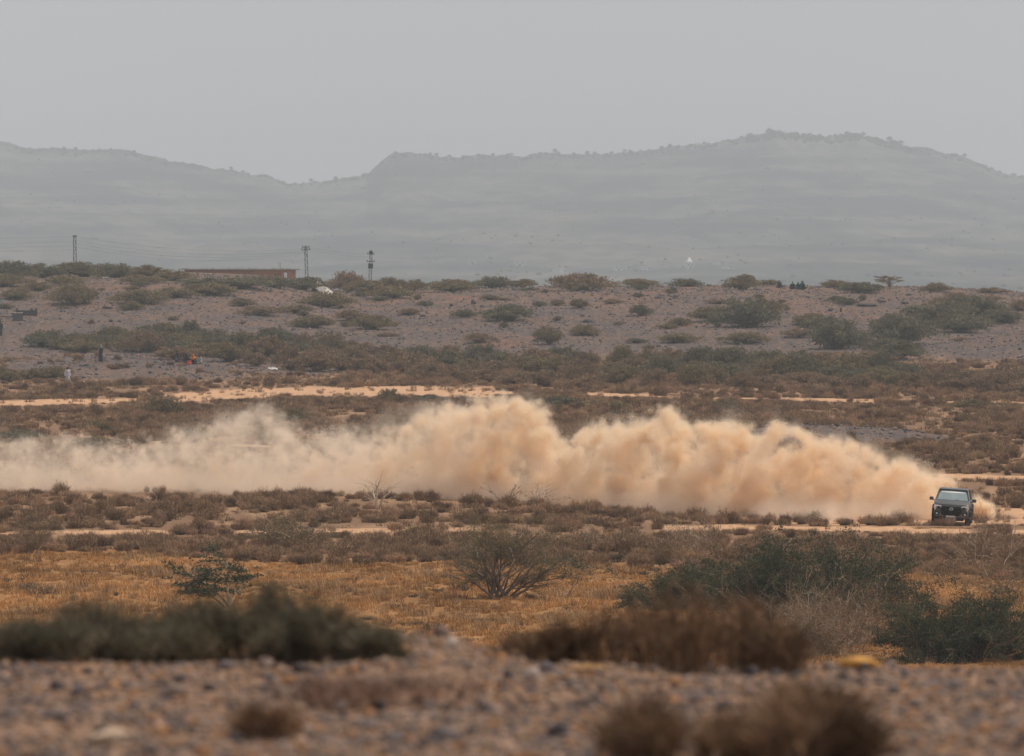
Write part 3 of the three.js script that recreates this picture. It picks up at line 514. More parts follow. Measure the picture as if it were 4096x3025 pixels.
{
  const big = [], small = stoneGeos.map(() => []);
  const spot = () => { const d = 29.5 * (60 / 29.5) ** R(), x = rr(-0.066, 0.066) * d; return [x, d]; };
  for (let i = 0; i < 300; i++) { const [x, d] = spot(); big.push([x, d, 0.045 + 0.075 * R() ** 2]); }
  big.forEach(([x, d, s]) => {
    const o = new THREE.Mesh(stoneGeos[Math.floor(R() * 8)], stoneMats[[0, 3, 1, 3, 2, 3, 1, 0, 5][Math.floor(R() * 9)]]); o.position.copy(onGround(x, d)); o.position.y += s * 0.16; o.rotation.set(rr(-0.2, 0.2), R() * 6.28, rr(-0.2, 0.2)); o.scale.setScalar(s); add(o, 'stone');
    const m = stoneMats.indexOf(o.material); tag(o, ['grey', 'grey-brown', 'tan', 'near-black', 'pale buff', 'rusty brown'][m] + (s > 0.1 ? ' big stone ' : s > 0.065 ? ' stone ' : ' little stone ') + stoneSpot(pxOf(x, d), d), 'stone', ['grey', 'grey-brown', 'tan', 'near-black', 'pale buff', 'rusty brown'][m] + ' hilltop stones');
  });
  for (let i = 0; i < 17000; i++) { const [x, d] = spot(), s = 0.016 + 0.036 * R() ** 2, c = stoneTones[[0, 1, 1, 2, 2, 4, 3, 5][Math.floor(R() * 8)]]; const p = onGround(x, d); p.y += s * 0.15; small[i % 8].push([xf(p, R() * 6.28, s), new THREE.Color().setRGB(...vary(c, R, 0.2))]); }
  small.forEach((l, i) => stuff('gravel', stoneGeos[i], mat([1, 1, 1]), l, 'loose gravel covering the near hilltop', 'gravel'));
  const slab = (px, py, w, h, m, label, d0 = 29) => { const p = hit(px, py, d0, 64), s = FOCAL / -p.z, o = new THREE.Mesh(stoneGeos[(Math.floor(px)) % 8], m); o.scale.set(w / s, h / s * 1.7, w / s * 0.8); o.position.copy(p); o.position.y += h / s * 0.45; o.rotation.y = px; add(o, 'stone'); return tag(o, label, 'stone'); };
  slab(3440, 2676, 190, 46, mat([0.5, 0.26, 0.075], 0.95), 'flat ochre-orange rock on the rim of the hilltop');
  slab(440, 2985, 190, 66, mat([0.5, 0.37, 0.27], 0.95), 'large flat pale stone with a dark shaded side');
  slab(2130, 2735, 80, 60, mat([0.4, 0.32, 0.28], 0.95), 'pale upright stone between two dark ones on the hilltop');
  slab(2190, 2700, 60, 45, mat([0.13, 0.11, 0.11], 0.95), 'dark stone touching the pale upright one');
  slab(2350, 2690, 110, 34, mat([0.33, 0.19, 0.085], 0.95), 'ochre-brown slab near the brown shrubs on the hilltop rim');
  slab(300, 2790, 70, 50, mat([0.12, 0.105, 0.11], 0.95), 'dark blue-grey stone alone on pale gravel');
  slab(2230, 2950, 80, 60, mat([0.09, 0.08, 0.08], 0.95), 'blackish stone low on the sandy gravel');
  slab(450, 2755, 70, 24, mat([0.5, 0.25, 0.09], 0.95), 'small bright orange stone among grey pebbles');
  slab(1810, 2600, 60, 46, mat([0.5, 0.42, 0.37], 0.95), 'whitish stone on the highest point of the hilltop rim');
}
{ // shrubs on the hilltop, out of focus
  const hill = (px, py, w, h, seed, label, cols, leafy, group) => {
    const p = hit(px, py, 29, 66), s = FOCAL / -p.z, g = thing('hilltop_shrub', label, 'shrub', p, seed, group), r = rng(seed);
    const k = rr(0.6, 1.35, r), geo = shrubGeo(seed, { stems: 190, h: h / s * 1.15, rad: w / s / 1.6, w: 0.0065, cols: cols.map((c) => c.map((v) => v * k)), fork: 5, up: 0.2 });
    part('twigs', geo, twigMat, g);
    if (leafy) { const lf = new GB(), pos = geo.attributes.position; for (let i = 0; i < 4200; i++) { const j = Math.floor(r() * pos.count), c = V().fromBufferAttribute(pos, j); if (c.y < 0.03 && r() < 0.8) continue; lf.col = vary([1, 1, 1], r, 0.3); c.addScaledVector(randDir(r), 0.02); const u = randDir(r), v = randDir(r), q = 0.0105; lf.tri(c.clone().addScaledVector(u, q), c.clone().addScaledVector(v, q), c.clone().addScaledVector(u, -q)); } part('leaves', lf.build(), leafy, g); }
  };
  const gl = leafMat([0.12, 0.115, 0.075]), br = [[0.19, 0.118, 0.072], [0.145, 0.09, 0.06], [0.25, 0.155, 0.09]], gr = [[0.2, 0.15, 0.1], [0.15, 0.12, 0.085]];
  const green = 'dark green low shrub in the row along the hilltop rim', gg = 'green hilltop shrubs';
  [[40, 2640, 250, 120], [230, 2650, 300, 190], [430, 2640, 260, 250], [600, 2645, 260, 170], [760, 2640, 280, 290], [890, 2650, 300, 230], [1010, 2635, 260, 300], [1150, 2645, 280, 250], [1290, 2650, 250, 230], [700, 2655, 300, 140], [140, 2655, 300, 130], [1200, 2655, 280, 120], [420, 2655, 260, 120], [1400, 2655, 200, 150]].forEach(([px, py, w, h], i) => hill(px, py, w, h, 700 + i, green, gr, gl, gg));
  hill(1480, 2650, 170, 110, 712, 'small dark shrub ending the green row on the hilltop rim', gr, gl);
  const brown = 'brown bushy shrub in the clump on the hilltop rim', bg = 'brown hilltop shrubs';
  [[2140, 2640, 300, 110], [2320, 2660, 320, 200], [2520, 2665, 340, 250], [2700, 2690, 420, 330], [2890, 2670, 360, 350], [3010, 2695, 340, 260], [2800, 2640, 300, 240], [3120, 2690, 220, 150]].forEach(([px, py, w, h], i) => hill(px, py, w, h, 720 + i, brown, br, null, bg));
  hill(3420, 2655, 380, 95, 730, 'low grey-brown shrub behind the ochre-orange rock', br, null);
  hill(1500, 2830, 640, 95, 731, 'wide flat purplish shrub spreading over the gravel', [[0.24, 0.15, 0.105], [0.18, 0.115, 0.09]], null);
  hill(1070, 2960, 150, 95, 732, 'small upright dry tuft on the sandy gravel', br, null);
  hill(3270, 2880, 300, 110, 733, 'thin dry shrub standing above the brown clump at the lower gravel', br, null);
  [[2480, 3040, 330, 190], [2680, 3065, 360, 250], [2900, 3050, 330, 210], [3080, 3075, 420, 320], [3260, 3060, 330, 280], [3420, 3080, 280, 200]].forEach(([px, py, w, h], i) => hill(px, py, w, h, 740 + i, 'sparse brown shrub on the near gravel below the orange rock', br, null, 'near gravel shrubs'));
}
{ // rubble on the slopes: dark and grey stones
  const L = stoneGeos.map(() => []), large = [];
  for (let i = 0; i < 130000; i++) {
    const d = Math.sqrt(rr(560 ** 2, 1215 ** 2)), x = rr(-0.067, 0.067) * d, r = rubbleAt(x, d);
    if (r < 0.4 || sandAt(x, d) > 0.3 || R() > 0.35 + 0.9 * fbm(x * 0.06 + 20, d * 0.04, 3) + 0.25) continue;
    const s = 0.08 + 0.34 * R() ** 4, p = onGround(x, d); p.y += s * 0.12; const c = vary([[0.1, 0.1, 0.11], [0.16, 0.125, 0.12], [0.26, 0.18, 0.14], [0.06, 0.06, 0.065], [0.2, 0.145, 0.12]][Math.floor(R() * 5)], R, 0.2);
    L[i % 8].push([xf(p, R() * 6.28, s, s * rr(0.8, 1.3), s), new THREE.Color().setRGB(...c)]);
  }
  L.forEach((l, i) => stuff('rubble', stoneGeos[i], mat([1, 1, 1]), l, 'grey rubble strewn over the stony slopes', 'rubble'));
  [[442, 1288, 20, 14], [478, 1288, 14, 10], [366, 1289, 8, 10], [430, 1235, 36, 16], [335, 1465, 50, 12], [300, 1440, 12, 10], [1690, 1267, 22, 14], [1805, 1225, 18, 14], [1895, 1217, 24, 22], [2640, 1195, 36, 16], [2700, 1190, 26, 14], [2680, 1212, 16, 10], [2405, 1198, 20, 16], [2920, 1200, 12, 12], [2350, 1290, 30, 18], [2330, 1265, 20, 10], [3325, 1245, 34, 18], [3470, 1225, 70, 14], [3365, 1248, 12, 22], [3530, 1210, 30, 14], [3620, 1215, 40, 16], [3635, 1182, 26, 12], [3860, 1460, 18, 14], [3825, 1465, 18, 10], [4080, 1400, 22, 14], [1335, 1520, 16, 14], [470, 1545, 16, 10], [1990, 1580, 12, 8], [3755, 1755, 16, 14], [1100, 1500, 50, 16]].forEach(([px, py, w, h], i) => {
    const p = hit(px, py, 500), s = FOCAL / -p.z, o = new THREE.Mesh(stoneGeos[i % 8], stoneMats[3]); o.position.copy(p); o.position.y += h / s * 0.2; o.rotation.y = i * 2; o.scale.set(w / s, h / s * 1.6, w / s); add(o, 'boulder'); tag(o, 'dark boulder on the stony ground among the bushes', 'boulder', 'dark boulders on the stony ground');
  });
}

// ---------------------------------------------------------------- dark pickup truck coming towards the camera; local +z is its front
{
  const p = hit(3808, 2096, 300);
  const T = thing('pickup_truck', 'dark dusty off-road pickup truck throwing up the dust trail', 'truck', V(p.x, p.y - 0.03, p.z), Math.atan2(-p.x, -p.z) * 1 - 0.035);
  T.rotation.order = 'YXZ'; T.scale.setScalar(0.965); T.rotation.z = -0.066; T.rotation.x = 0.012;
  const paint = mat([0.04, 0.038, 0.037], 0.42, { clearcoat: 0.5, clearcoatRoughness: 0.35, specularIntensity: 0.8 }), black = mat([0.012, 0.012, 0.013], 0.7), rubber = mat([0.025, 0.024, 0.024], 0.95), dusty = mat([0.16, 0.13, 0.11], 0.9), red = mat([0.35, 0.03, 0.03], 0.45, { clearcoat: 0.4 }), chrome = mat([0.6, 0.6, 0.6], 0.3, { metalness: 0.9, specularIntensity: 1 }), glass = mat([0.5, 0.6, 0.62], 0.06, { transmission: 0.58, thickness: 0, specularIntensity: 1.0 }), lens = mat([0.75, 0.77, 0.8], 0.15, { specularIntensity: 1, clearcoat: 0.6 }), white = mat([0.72, 0.72, 0.72], 0.5), grey = mat([0.3, 0.285, 0.27], 0.7), amber = mat([0.6, 0.25, 0.03], 0.3);
  const taper = (g, z0 = 2.05, k = 0.16) => { const q = g.attributes.position; for (let i = 0; i < q.count; i++) { const z = q.getZ(i), t = Math.max(0, z - z0) / 0.6; q.setX(i, q.getX(i) * (1 - k * t * t)); } g.computeVertexNormals(); return g; };
  const sideways = (pts, holes, half, bevel) => { // extrude a side profile (z, y) across the truck
    const s = new THREE.Shape(); pts.forEach(([z, y], i) => i ? s.lineTo(z, y) : s.moveTo(z, y));
    const g = new THREE.ExtrudeGeometry(s, { depth: half * 2 - bevel * 2, bevelEnabled: bevel > 0, bevelSize: bevel, bevelThickness: bevel, bevelSegments: 2, curveSegments: 10, steps: 1 });
    g.translate(0, 0, -(half - bevel)); g.rotateY(-Math.PI / 2); return g;
  };
  const arch = (zc, r, a0, a1, n = 12) => Array.from({ length: n + 1 }, (_, i) => { const a = lerp(a0, a1, i / n); return [zc + r * Math.cos(a), 0.42 + r * Math.sin(a)]; });
  const prof = [[2.52, 0.62], [2.56, 0.78], [2.54, 0.95], [2.46, 1.06], [2.3, 1.11], [1.9, 1.16], [1.3, 1.2], [1.15, 1.22], [-1.05, 1.22], [-1.1, 1.16], [-2.55, 1.16], [-2.62, 1.1], [-2.62, 0.62], ...arch(-1.6, 0.5, Math.PI, 0).map(([z, y]) => [z, Math.max(y, 0.55)]).map(([z, y]) => [z, y]), [-1.1, 0.5], [0.95, 0.5], ...arch(1.5, 0.5, Math.PI, 0).map(([z, y]) => [z, Math.max(y, 0.55)])];
  // wheel arches run from rear to front along the bottom edge
  part('body', toCreasedNormals(taper(sideways(prof, [], 0.9, 0.06)), 0.6), paint, T);
  // hood scoop line and two creases
  for (const s of [-1, 1]) { const g = new RoundedBoxGeometry(0.1, 0.03, 1.1, 2, 0.012); g.rotateX(0.075); g.translate(s * 0.42, 1.165, 1.78); part('hood_ridge', g, paint, T); }
  // cab
  const cab = [[1.2, 1.2], [0.42, 1.72], [0.25, 1.76], [-0.75, 1.77], [-0.98, 1.72], [-1.12, 1.2]];
  const narrow = (x, y) => x * (1 - 0.2 * clamp((y - 1.2) / 0.57, 0, 1));
  const bar = (a, b, r, m, name) => { const g = new GB(); g.bar(V(...a), V(...b), r, r, 6); return part(name, g.build(false), m, T); };
  for (const s of [-1, 1]) {
    bar([s * narrow(0.86, 1.2), 1.2, 1.18], [s * narrow(0.86, 1.74), 1.735, 0.38], 0.045, paint, 'pillar');
    bar([s * narrow(0.87, 1.2), 1.2, 0.05], [s * narrow(0.87, 1.74), 1.735, 0.0], 0.04, paint, 'pillar');
    bar([s * narrow(0.86, 1.2), 1.2, -1.08], [s * narrow(0.86, 1.74), 1.735, -0.93], 0.06, paint, 'pillar');
    const q = new GB(), w = (y) => s * narrow(0.87, y); q.quad(V(w(1.2), 1.2, 1.1), V(w(1.2), 1.2, -1.05), V(w(1.72), 1.72, -0.9), V(w(1.72), 1.72, 0.38)); part('side_window', q.build(false), glass, T);
  }
  { const g = new RoundedBoxGeometry(1.42, 0.09, 1.5, 3, 0.04); g.translate(0, 1.75, -0.27); part('roof', g, paint, T); }
  const pane = (y0, z0, y1, z1, inset, m, name, out = 0) => { const N = 10, g = new GB(); for (let i = 0; i < N; i++) { const f = (u, y, z) => V(u * narrow(0.86 - inset, y), y, z - 0.07 * u * u + out), a = i / N * 2 - 1, b = (i + 1) / N * 2 - 1; g.quad(f(a, y0, z0), f(b, y0, z0), f(b, y1, z1), f(a, y1, z1)); } const o = g.build(false); return part(name, mergeVertices(o.deleteAttribute('normal')), m, T); };
  const wsGlass = pane(1.2, 1.2, 1.71, 0.43, 0.03, glass, 'windshield'); wsGlass.geometry.computeVertexNormals();
  const banner = new GB(); for (let i = 0; i < 8; i++) { const y0 = 1.615, y1 = 1.685, f = (u, y) => V(u * 0.62, y, 1.2 - (y - 1.2) / 0.51 * 0.77 - 0.07 * u * u * 0.6 + 0.012), a = i / 8 * 2 - 1, b = (i + 1) / 8 * 2 - 1; banner.quad(f(a, y0), f(b, y0), f(b, y1), f(a, y1)); }
  { const o = new THREE.Mesh(banner.build(false), white); o.name = 'banner'; o.castShadow = true; wsGlass.add(o); }
  for (const s of [-1, 1]) bar([s * 0.08 - 0.35, 1.2, 1.24], [s * 0.08 - 0.05 + s * 0.25, 1.3, 1.1], 0.012, black, 'wiper');
  pane(1.22, -1.1, 1.7, -0.95, 0.06, glass, 'rear_window');
  // inside of the cab
  { const g = new RoundedBoxGeometry(1.5, 0.22, 0.5, 2, 0.06); g.translate(0, 1.12, 0.95); part('dashboard', g, black, T); }
  for (const s of [-1, 1]) { const a = new RoundedBoxGeometry(0.5, 0.62, 0.16, 2, 0.05), b = new RoundedBoxGeometry(0.26, 0.18, 0.1, 2, 0.04); a.rotateX(-0.2); a.translate(s * 0.38, 1.18, -0.15); b.translate(s * 0.38, 1.55, -0.24); const seat = part('seat', a, rubber, T); const h = new THREE.Mesh(b, rubber); h.name = 'headrest'; seat.add(h); }
  { const g = new THREE.TorusGeometry(0.18, 0.02, 6, 18); g.rotateX(-0.4); g.translate(0.38, 1.22, 0.62); part('steering_wheel', g, black, T); }
  { const g = new THREE.BoxGeometry(1.5, 0.06, 2.2); g.translate(0, 0.75, 0.1); part('cab_floor', g, black, T); }
  { const g = new THREE.BoxGeometry(1.55, 0.6, 0.05); g.translate(0, 1.0, -1.0); part('cab_rear_panel', g, black, T); }
  // face: grille, emblem, lamps, bumper, skid plate
  const shape2 = (pts, depth, z, m, name, parent = T) => { const s = new THREE.Shape(); pts.forEach(([x, y], i) => i ? s.lineTo(x, y) : s.moveTo(x, y)); const g = new THREE.ExtrudeGeometry(s, { depth, bevelEnabled: true, bevelSize: 0.012, bevelThickness: 0.012, bevelSegments: 1 }); g.translate(0, 0, z); return part(name, g, m, parent); };
  const gr = shape2([[-0.44, 0.99], [0.44, 0.99], [0.53, 0.84], [0.47, 0.64], [0.38, 0.57], [-0.38, 0.57], [-0.47, 0.64], [-0.53, 0.84]], 0.05, 2.6, black, 'grille');
  for (let i = 0; i < 5; i++) { const y = 0.65 + i * 0.07, w = 0.86 - Math.abs(i - 2.4) * 0.03, g = new RoundedBoxGeometry(w, 0.022, 0.03, 1, 0.008); g.translate(0, y, 2.672); const o = new THREE.Mesh(g, rubber); o.name = 'grille_slat'; gr.add(o); }
  { const ring = (a, b, rot) => { const g = new THREE.TorusGeometry(1, 0.16, 6, 24); g.scale(a, b, 0.09); if (rot) g.rotateZ(rot); g.translate(0, 0.88, 2.7); return g; }; part('emblem', mergeGeometries([ring(0.095, 0.065), ring(0.032, 0.062), ring(0.066, 0.026)]), chrome, gr); }
  for (const s of [-1, 1]) {
    const hl = shape2([[s * 0.5, 0.99], [s * 0.56, 1.03], [s * 0.84, 1.04], [s * 0.87, 0.94], [s * 0.8, 0.82], [s * 0.56, 0.84]], 0.05, 2.53, lens, 'headlight');
    hl.rotation.set(0, 0, 0);
    const b = new THREE.SphereGeometry(0.06, 14, 10); b.scale(1, 1, 0.4); b.translate(s * 0.62, 0.945, 2.6); const o = new THREE.Mesh(b, black); o.name = 'projector'; hl.add(o);
    const ind = new RoundedBoxGeometry(0.1, 0.035, 0.03, 1, 0.01); ind.translate(s * 0.77, 0.9, 2.595); const q = new THREE.Mesh(ind, amber); q.name = 'indicator'; hl.add(q);
    const fog = shape2([[s * 0.58, 0.7], [s * 0.8, 0.74], [s * 0.82, 0.58], [s * 0.62, 0.55]], 0.03, 2.585, black, 'fog_lamp_recess');
    const fl = new THREE.CylinderGeometry(0.045, 0.045, 0.03, 16); fl.rotateX(Math.PI / 2); fl.translate(s * 0.7, 0.64, 2.64); const f = new THREE.Mesh(fl, lens); f.name = 'fog_lamp'; fog.add(f);
    // mirrors
    const m = new RoundedBoxGeometry(0.2, 0.17, 0.1, 3, 0.045); m.translate(s * 1.07, 1.29, 0.95); const mi = part('mirror', m, paint, T); const arm = new GB(); arm.bar(V(s * 0.86, 1.2, 0.95), V(s * 1.02, 1.25, 0.95), 0.03, 0.025, 5); const ao = new THREE.Mesh(arm.build(false), black); ao.name = 'mirror_arm'; mi.add(ao);
    // flares
    for (const z of [1.5, -1.6]) { const t = new THREE.TorusGeometry(0.53, 0.06, 6, 20, Math.PI); t.rotateY(Math.PI / 2); t.scale(1.4, 1, 1); t.translate(s * 0.9, 0.45, z); part('fender_flare', t, black, T); }
    { const g = new RoundedBoxGeometry(0.06, 0.05, 1.9, 2, 0.02); g.translate(s * 0.93, 0.42, 0); part('side_step', g, black, T); }
    { const g = new THREE.BoxGeometry(0.012, 0.34, 2.0); g.translate(s * 0.905, 0.86, 0.05); const door = part('door', g, red, T); const hd = new RoundedBoxGeometry(0.04, 0.035, 0.16, 1, 0.01); hd.translate(s * 0.925, 1.05, -0.2); const ho = new THREE.Mesh(hd, black); ho.name = 'handle'; door.add(ho); }
    { const g = new RoundedBoxGeometry(0.1, 0.3, 0.04, 1, 0.015); g.translate(s * 0.83, 0.95, -2.64); part('tail_light', g, red, T); }
  }
  { const b = new RoundedBoxGeometry(1.62, 0.2, 0.18, 3, 0.05, ); b.translate(0, 0.57, 2.53); part('bumper', taper(b, 2.3, 0.05), dusty, T); const lo = new RoundedBoxGeometry(1.3, 0.22, 0.12, 2, 0.04); lo.translate(0, 0.42, 2.48); part('bumper_guard', lo, black, T); }
  { const g = new RoundedBoxGeometry(0.54, 0.36, 0.03, 2, 0.012); g.rotateX(-0.25); g.translate(0, 0.36, 2.6); const k = part('skid_plate', g, grey, T); for (const x of [-0.2, 0.2]) for (const y of [0.28, 0.48]) { const c = new THREE.CylinderGeometry(0.02, 0.02, 0.02, 8); c.rotateX(Math.PI / 2); c.translate(x, y, 2.63 + (0.36 - y) * 0.25); const o = new THREE.Mesh(c, black); o.name = 'bolt'; k.add(o); } }
  { const pl = new RoundedBoxGeometry(0.44, 0.11, 0.012, 1, 0.005); pl.translate(0, 0.53, 2.64); part('number_plate', pl, white, T); }
  { const g = new THREE.BoxGeometry(1.6, 0.12, 4.4); g.translate(0, 0.45, -0.05); part('chassis', g, black, T); }
  for (const z of [1.5, -1.6]) { const g = new GB(); g.bar(V(-0.8, 0.41, z), V(0.8, 0.41, z), 0.06, 0.06, 8); part('axle', g.build(false), black, T); }
  // bed
  { const g = new THREE.BoxGeometry(1.5, 0.04, 1.4); g.translate(0, 1.175, -1.82); part('bed_cover', g, black, T); }
  { const pts = [[-0.66, 1.2, -1.25], [-0.6, 1.66, -1.2], [0.6, 1.66, -1.2], [0.66, 1.2, -1.25]]; const g = new GB(); for (let i = 0; i < 3; i++) g.bar(V(...pts[i]), V(...pts[i + 1]), 0.03, 0.03, 8); part('roll_bar', g.build(false), black, T); }
  // wheels
  const tyreProf = [[0.22, -0.12], [0.34, -0.135], [0.4, -0.12], [0.415, -0.07], [0.415, 0.07], [0.4, 0.12], [0.34, 0.135], [0.22, 0.12]].map(([a, b]) => new THREE.Vector2(a, b));
  const tyre = new THREE.LatheGeometry(tyreProf, 30); tyre.rotateZ(Math.PI / 2);
  const rim = new THREE.LatheGeometry([[0.02, -0.05], [0.09, -0.06], [0.2, -0.02], [0.225, -0.1], [0.225, 0.1]].map(([a, b]) => new THREE.Vector2(a, b)), 24); rim.rotateZ(Math.PI / 2);
  const blockG = new THREE.BoxGeometry(0.1, 0.025, 0.07), blocks = []; for (let i = 0; i < 26; i++) for (const s of [-1, 1]) { const c = blockG.clone(); c.translate(s * 0.065, 0.425, 0); c.rotateX((i + s * 0.25) / 26 * 6.2832); blocks.push(c); }
  const lugs = mergeGeometries(blocks);
  for (const [x, z, st] of [[-0.83, 1.5, 0.1], [0.83, 1.5, 0.1], [-0.83, -1.6, 0], [0.83, -1.6, 0]]) { const w = new THREE.Group(); w.name = 'wheel'; w.position.set(x, 0.43, z); w.rotation.y = st; T.add(w); const t = part('tyre', mergeGeometries([tyre.toNonIndexed().deleteAttribute('uv'), lugs.toNonIndexed().deleteAttribute('uv')]), rubber, w); const ri = part('rim', rim, grey, w); if (x > 0) ri.rotation.y = Math.PI; }
  lit(T);
  // dry tussocks in front of the wheels
  const geo = [0, 1].map((i) => shrubGeo(580 + i, { stems: 160, h: 0.5, rad: 0.55, w: 0.012, cols: [[0.36, 0.22, 0.12], [0.24, 0.15, 0.09], [0.44, 0.28, 0.15]] }));
  [[3735, 2113, 110, 10], [3800, 2115, 100, 12], [3865, 2116, 100, 12], [3690, 2116, 90, 14], [3920, 2113, 80, 22], [3645, 2104, 80, 30]].forEach(([px, py, w, h], i) => { const q = hit(px, py, 300), s = FOCAL / -q.z, o = new THREE.Mesh(geo[i % 2], twigMat); o.position.copy(q); o.rotation.y = i; o.scale.set(w / s, h / s * 1.8, w / s); add(o, 'dry_tussock'); tag(o, 'low straw-coloured tussock in front of the truck wheels', 'grass tuft', 'tussocks before the truck'); });
}

// ---------------------------------------------------------------- dust thrown up behind the truck: a cloud of fine flecks
{
  const fleck = (seed, n, size) => { const r = rng(seed), g = new GB(); for (let i = 0; i < n; i++) {
    const q = V(0, 0, 0); for (let k = 0; k < 3; k++) q.add(randDir(r).multiplyScalar(0.5 * Math.cbrt(r())));
    const u = randDir(r), v = randDir(r).cross(u).normalize(), s = size * rr(0.6, 1.2, r);
    g.tri(q.clone().addScaledVector(u, s), q.clone().addScaledVector(u, -s * 0.5).addScaledVector(v, s * 0.87), q.clone().addScaledVector(u, -s * 0.5).addScaledVector(v, -s * 0.87));
  } return g.build(false); };
  const veil = fleck(401, 1300, 0.0088), fine = fleck(403, 320, 0.0355), puff = fleck(402, 420, 0.039);
  const old = mat([0.975, 0.86, 0.73], 1, { transmission: 0.6, thickness: 0, specularIntensity: 0 }), dust = mat([0.98, 0.85, 0.675], 1, { transmission: 0.75, thickness: 0, specularIntensity: 0 });
  // top of the cloud (photograph pixels) along its length
  const TOP = [[-200, 1770], [0, 1740], [110, 1755], [275, 1735], [400, 1775], [550, 1772], [680, 1735], [860, 1700], [970, 1645], [1050, 1622], [1117, 1655], [1190, 1755], [1320, 1715], [1465, 1735], [1650, 1665], [1760, 1635], [1886, 1625], [1996, 1605], [2087, 1602], [2160, 1650], [2215, 1735], [2265, 1805], [2300, 1740], [2380, 1708], [2545, 1708], [2640, 1680], [2675, 1630], [2700, 1700], [2856, 1698], [2966, 1700], [3020, 1800], [3095, 1705], [3186, 1725], [3240, 1762], [3370, 1770], [3480, 1818], [3590, 1862], [3700, 1885], [3790, 1940]];
  const track = (px) => poly(STRIPS[5].q, px) + 1.5;
  const topOf = (px) => (969 + EYE * FOCAL / track(px) - poly(TOP, px)) / FOCAL * track(px);
  const L = [[], [], [], []];
  const put = (k, x, y, d, s) => { // turbulence tears the lumps into wisps
    const a = 0.34, b = 0.15, up = ss(0.4, 3, y), q = 0.55, X = x, Y = y, D = d;
    x += a * n3(X * q, Y * q, D * q) + b * n3(X * 1.9 + 31, Y * 1.9, D * 1.9); d += a * n3(X * q + 50, Y * q, D * q);
    y += up * (0.9 * a * n3(X * q, Y * q + 70, D * q) + 1.3 * b * n3(X * 2.1, Y * 0.8 + 40, D * 2.1) + 0.55 * Math.max(0, n2(X * 1.3, D * 0.6) - 0.35));
    L[k].push([xf(V(x, terrain(x, d) + Math.max(0.03, y), -d), R() * 6.28, s, undefined, undefined, R() * 6.28, R() * 6.28)]); };
  // billowing lumps of the fresh trail: [px, height, depth offset, radius, density]
  const lumps = [];
  for (let px = 1640; px < 3800; px += 26) { // upper rim
    const r = lerp(0.85, 0.42, ss(2600, 3750, px)) * rr(0.4, 1.15), T = topOf(px + rr(-12, 12)); lumps.push([px, Math.max(r * 0.6, T - r * 0.86), rr(-0.9, 1.2), r, lerp(0.2, 1, ss(1640, 2000, px))]);
  }
  for (let i = 0; i < 210; i++) { // body of the trail
    const px = lerp(1620, 3790, R() ** 0.85), T = topOf(px), r = lerp(1.0, 0.5, ss(2500, 3750, px)) * rr(0.55, 1.2), y = rr(0.05, 0.95) * Math.max(0.3, T - r * 1.1); lumps.push([px, y, rr(-1.6, 2.2), r, lerp(0.15, 1, ss(1640, 2000, px)) * rr(0.6, 1.1)]);
  }
  for (const [px, up, r] of [[2090, 0, 0.35], [2060, 0.1, 0.3], [1985, 0, 0.3], [2670, 0.05, 0.22], [2662, 0.35, 0.3], [2600, 0.3, 0.3], [1890, 0, 0.35], [3100, 0, 0.3], [2400, 0.05, 0.25], [2930, 0.05, 0.3]]) lumps.push([px, topOf(px) - up - r, 0.3, r, 0.5]);
  for (let px = -180; px < 1660; px += 30) { const r = rr(0.45, 0.9), T = topOf(px + rr(-12, 12)); lumps.push([px, Math.max(r * 0.6, T - r * 0.9), rr(-1.5, 2.5), r, px < 850 ? 0.035 : px < 1180 ? 0.1 : 0.05]); }
  for (let i = 0; i < 110; i++) { const px = lerp(-200, 1400, R()), r = rr(0.5, 1.1), T = topOf(px); lumps.push([px, rr(0.05, 0.8) * Math.max(0.3, T - r), rr(-1.5, 3), r, (px > 850 && px < 1180 ? 0.1 : 0.06) * rr(0.4, 1.4)]); }
  for (let i = 0; i < 60; i++) { const px = lerp(1180, 1800, R()), r = rr(0.6, 1.1), y = rr(0.05, 0.9) * Math.max(0.3, topOf(px) - r); lumps.push([px, y, rr(-1.6, 2.6), r, lerp(0.06, 0.3, ss(1200, 1800, px))]); }
  for (const [px, y, off, r, dens] of lumps) {
    const d0 = track(px) + 2.2 + off * 1.1, x0 = (px - 2048) / FOCAL * d0, n = Math.round(72 * dens * r * r + 10 * r), sd = R() * 90;
    for (let i = 0; i < n; i++) {
      const u = randDir(), re = r * (0.82 + 0.42 * n3(u.x * 1.4 + sd, u.y * 1.4, u.z * 1.4) + 0.2 * n3(u.x * 3.4, u.y * 3.4 + sd, u.z * 3.4)), t = Math.cbrt(R());
      const yy = y + u.y * re * t; if (yy < 0) continue;
      const edge = ss(0.7, 1, t), s = lerp(0.36, 0.2, edge);
      for (let k = edge > 0.5 ? 2 : 1; k > 0; k--) put(px < 1500 ? 3 : edge > 0.5 ? (px < 2100 && R() < 0.6 ? 3 : 1) : px < 1750 ? 1 : 2, x0 + u.x * re * t + rr(-0.07, 0.07), yy + rr(-0.07, 0.07), d0 + u.z * re * t, s);
    }
  }
  for (let i = 0; i < 90; i++) { const px = lerp(1950, 3760, R()), T = topOf(px); const y = rr(0.2, 0.75) * T, d0 = track(px) + 3.4 + rr(-0.6, 0.8), x0 = (px - 2048) / FOCAL * d0; for (let k = 0; k < 15; k++) put(2, x0 + rr(-0.9, 0.9), Math.min(T * 0.9, y + rr(-0.7, 0.6)), d0 + rr(-0.5, 0.5), 0.36); }
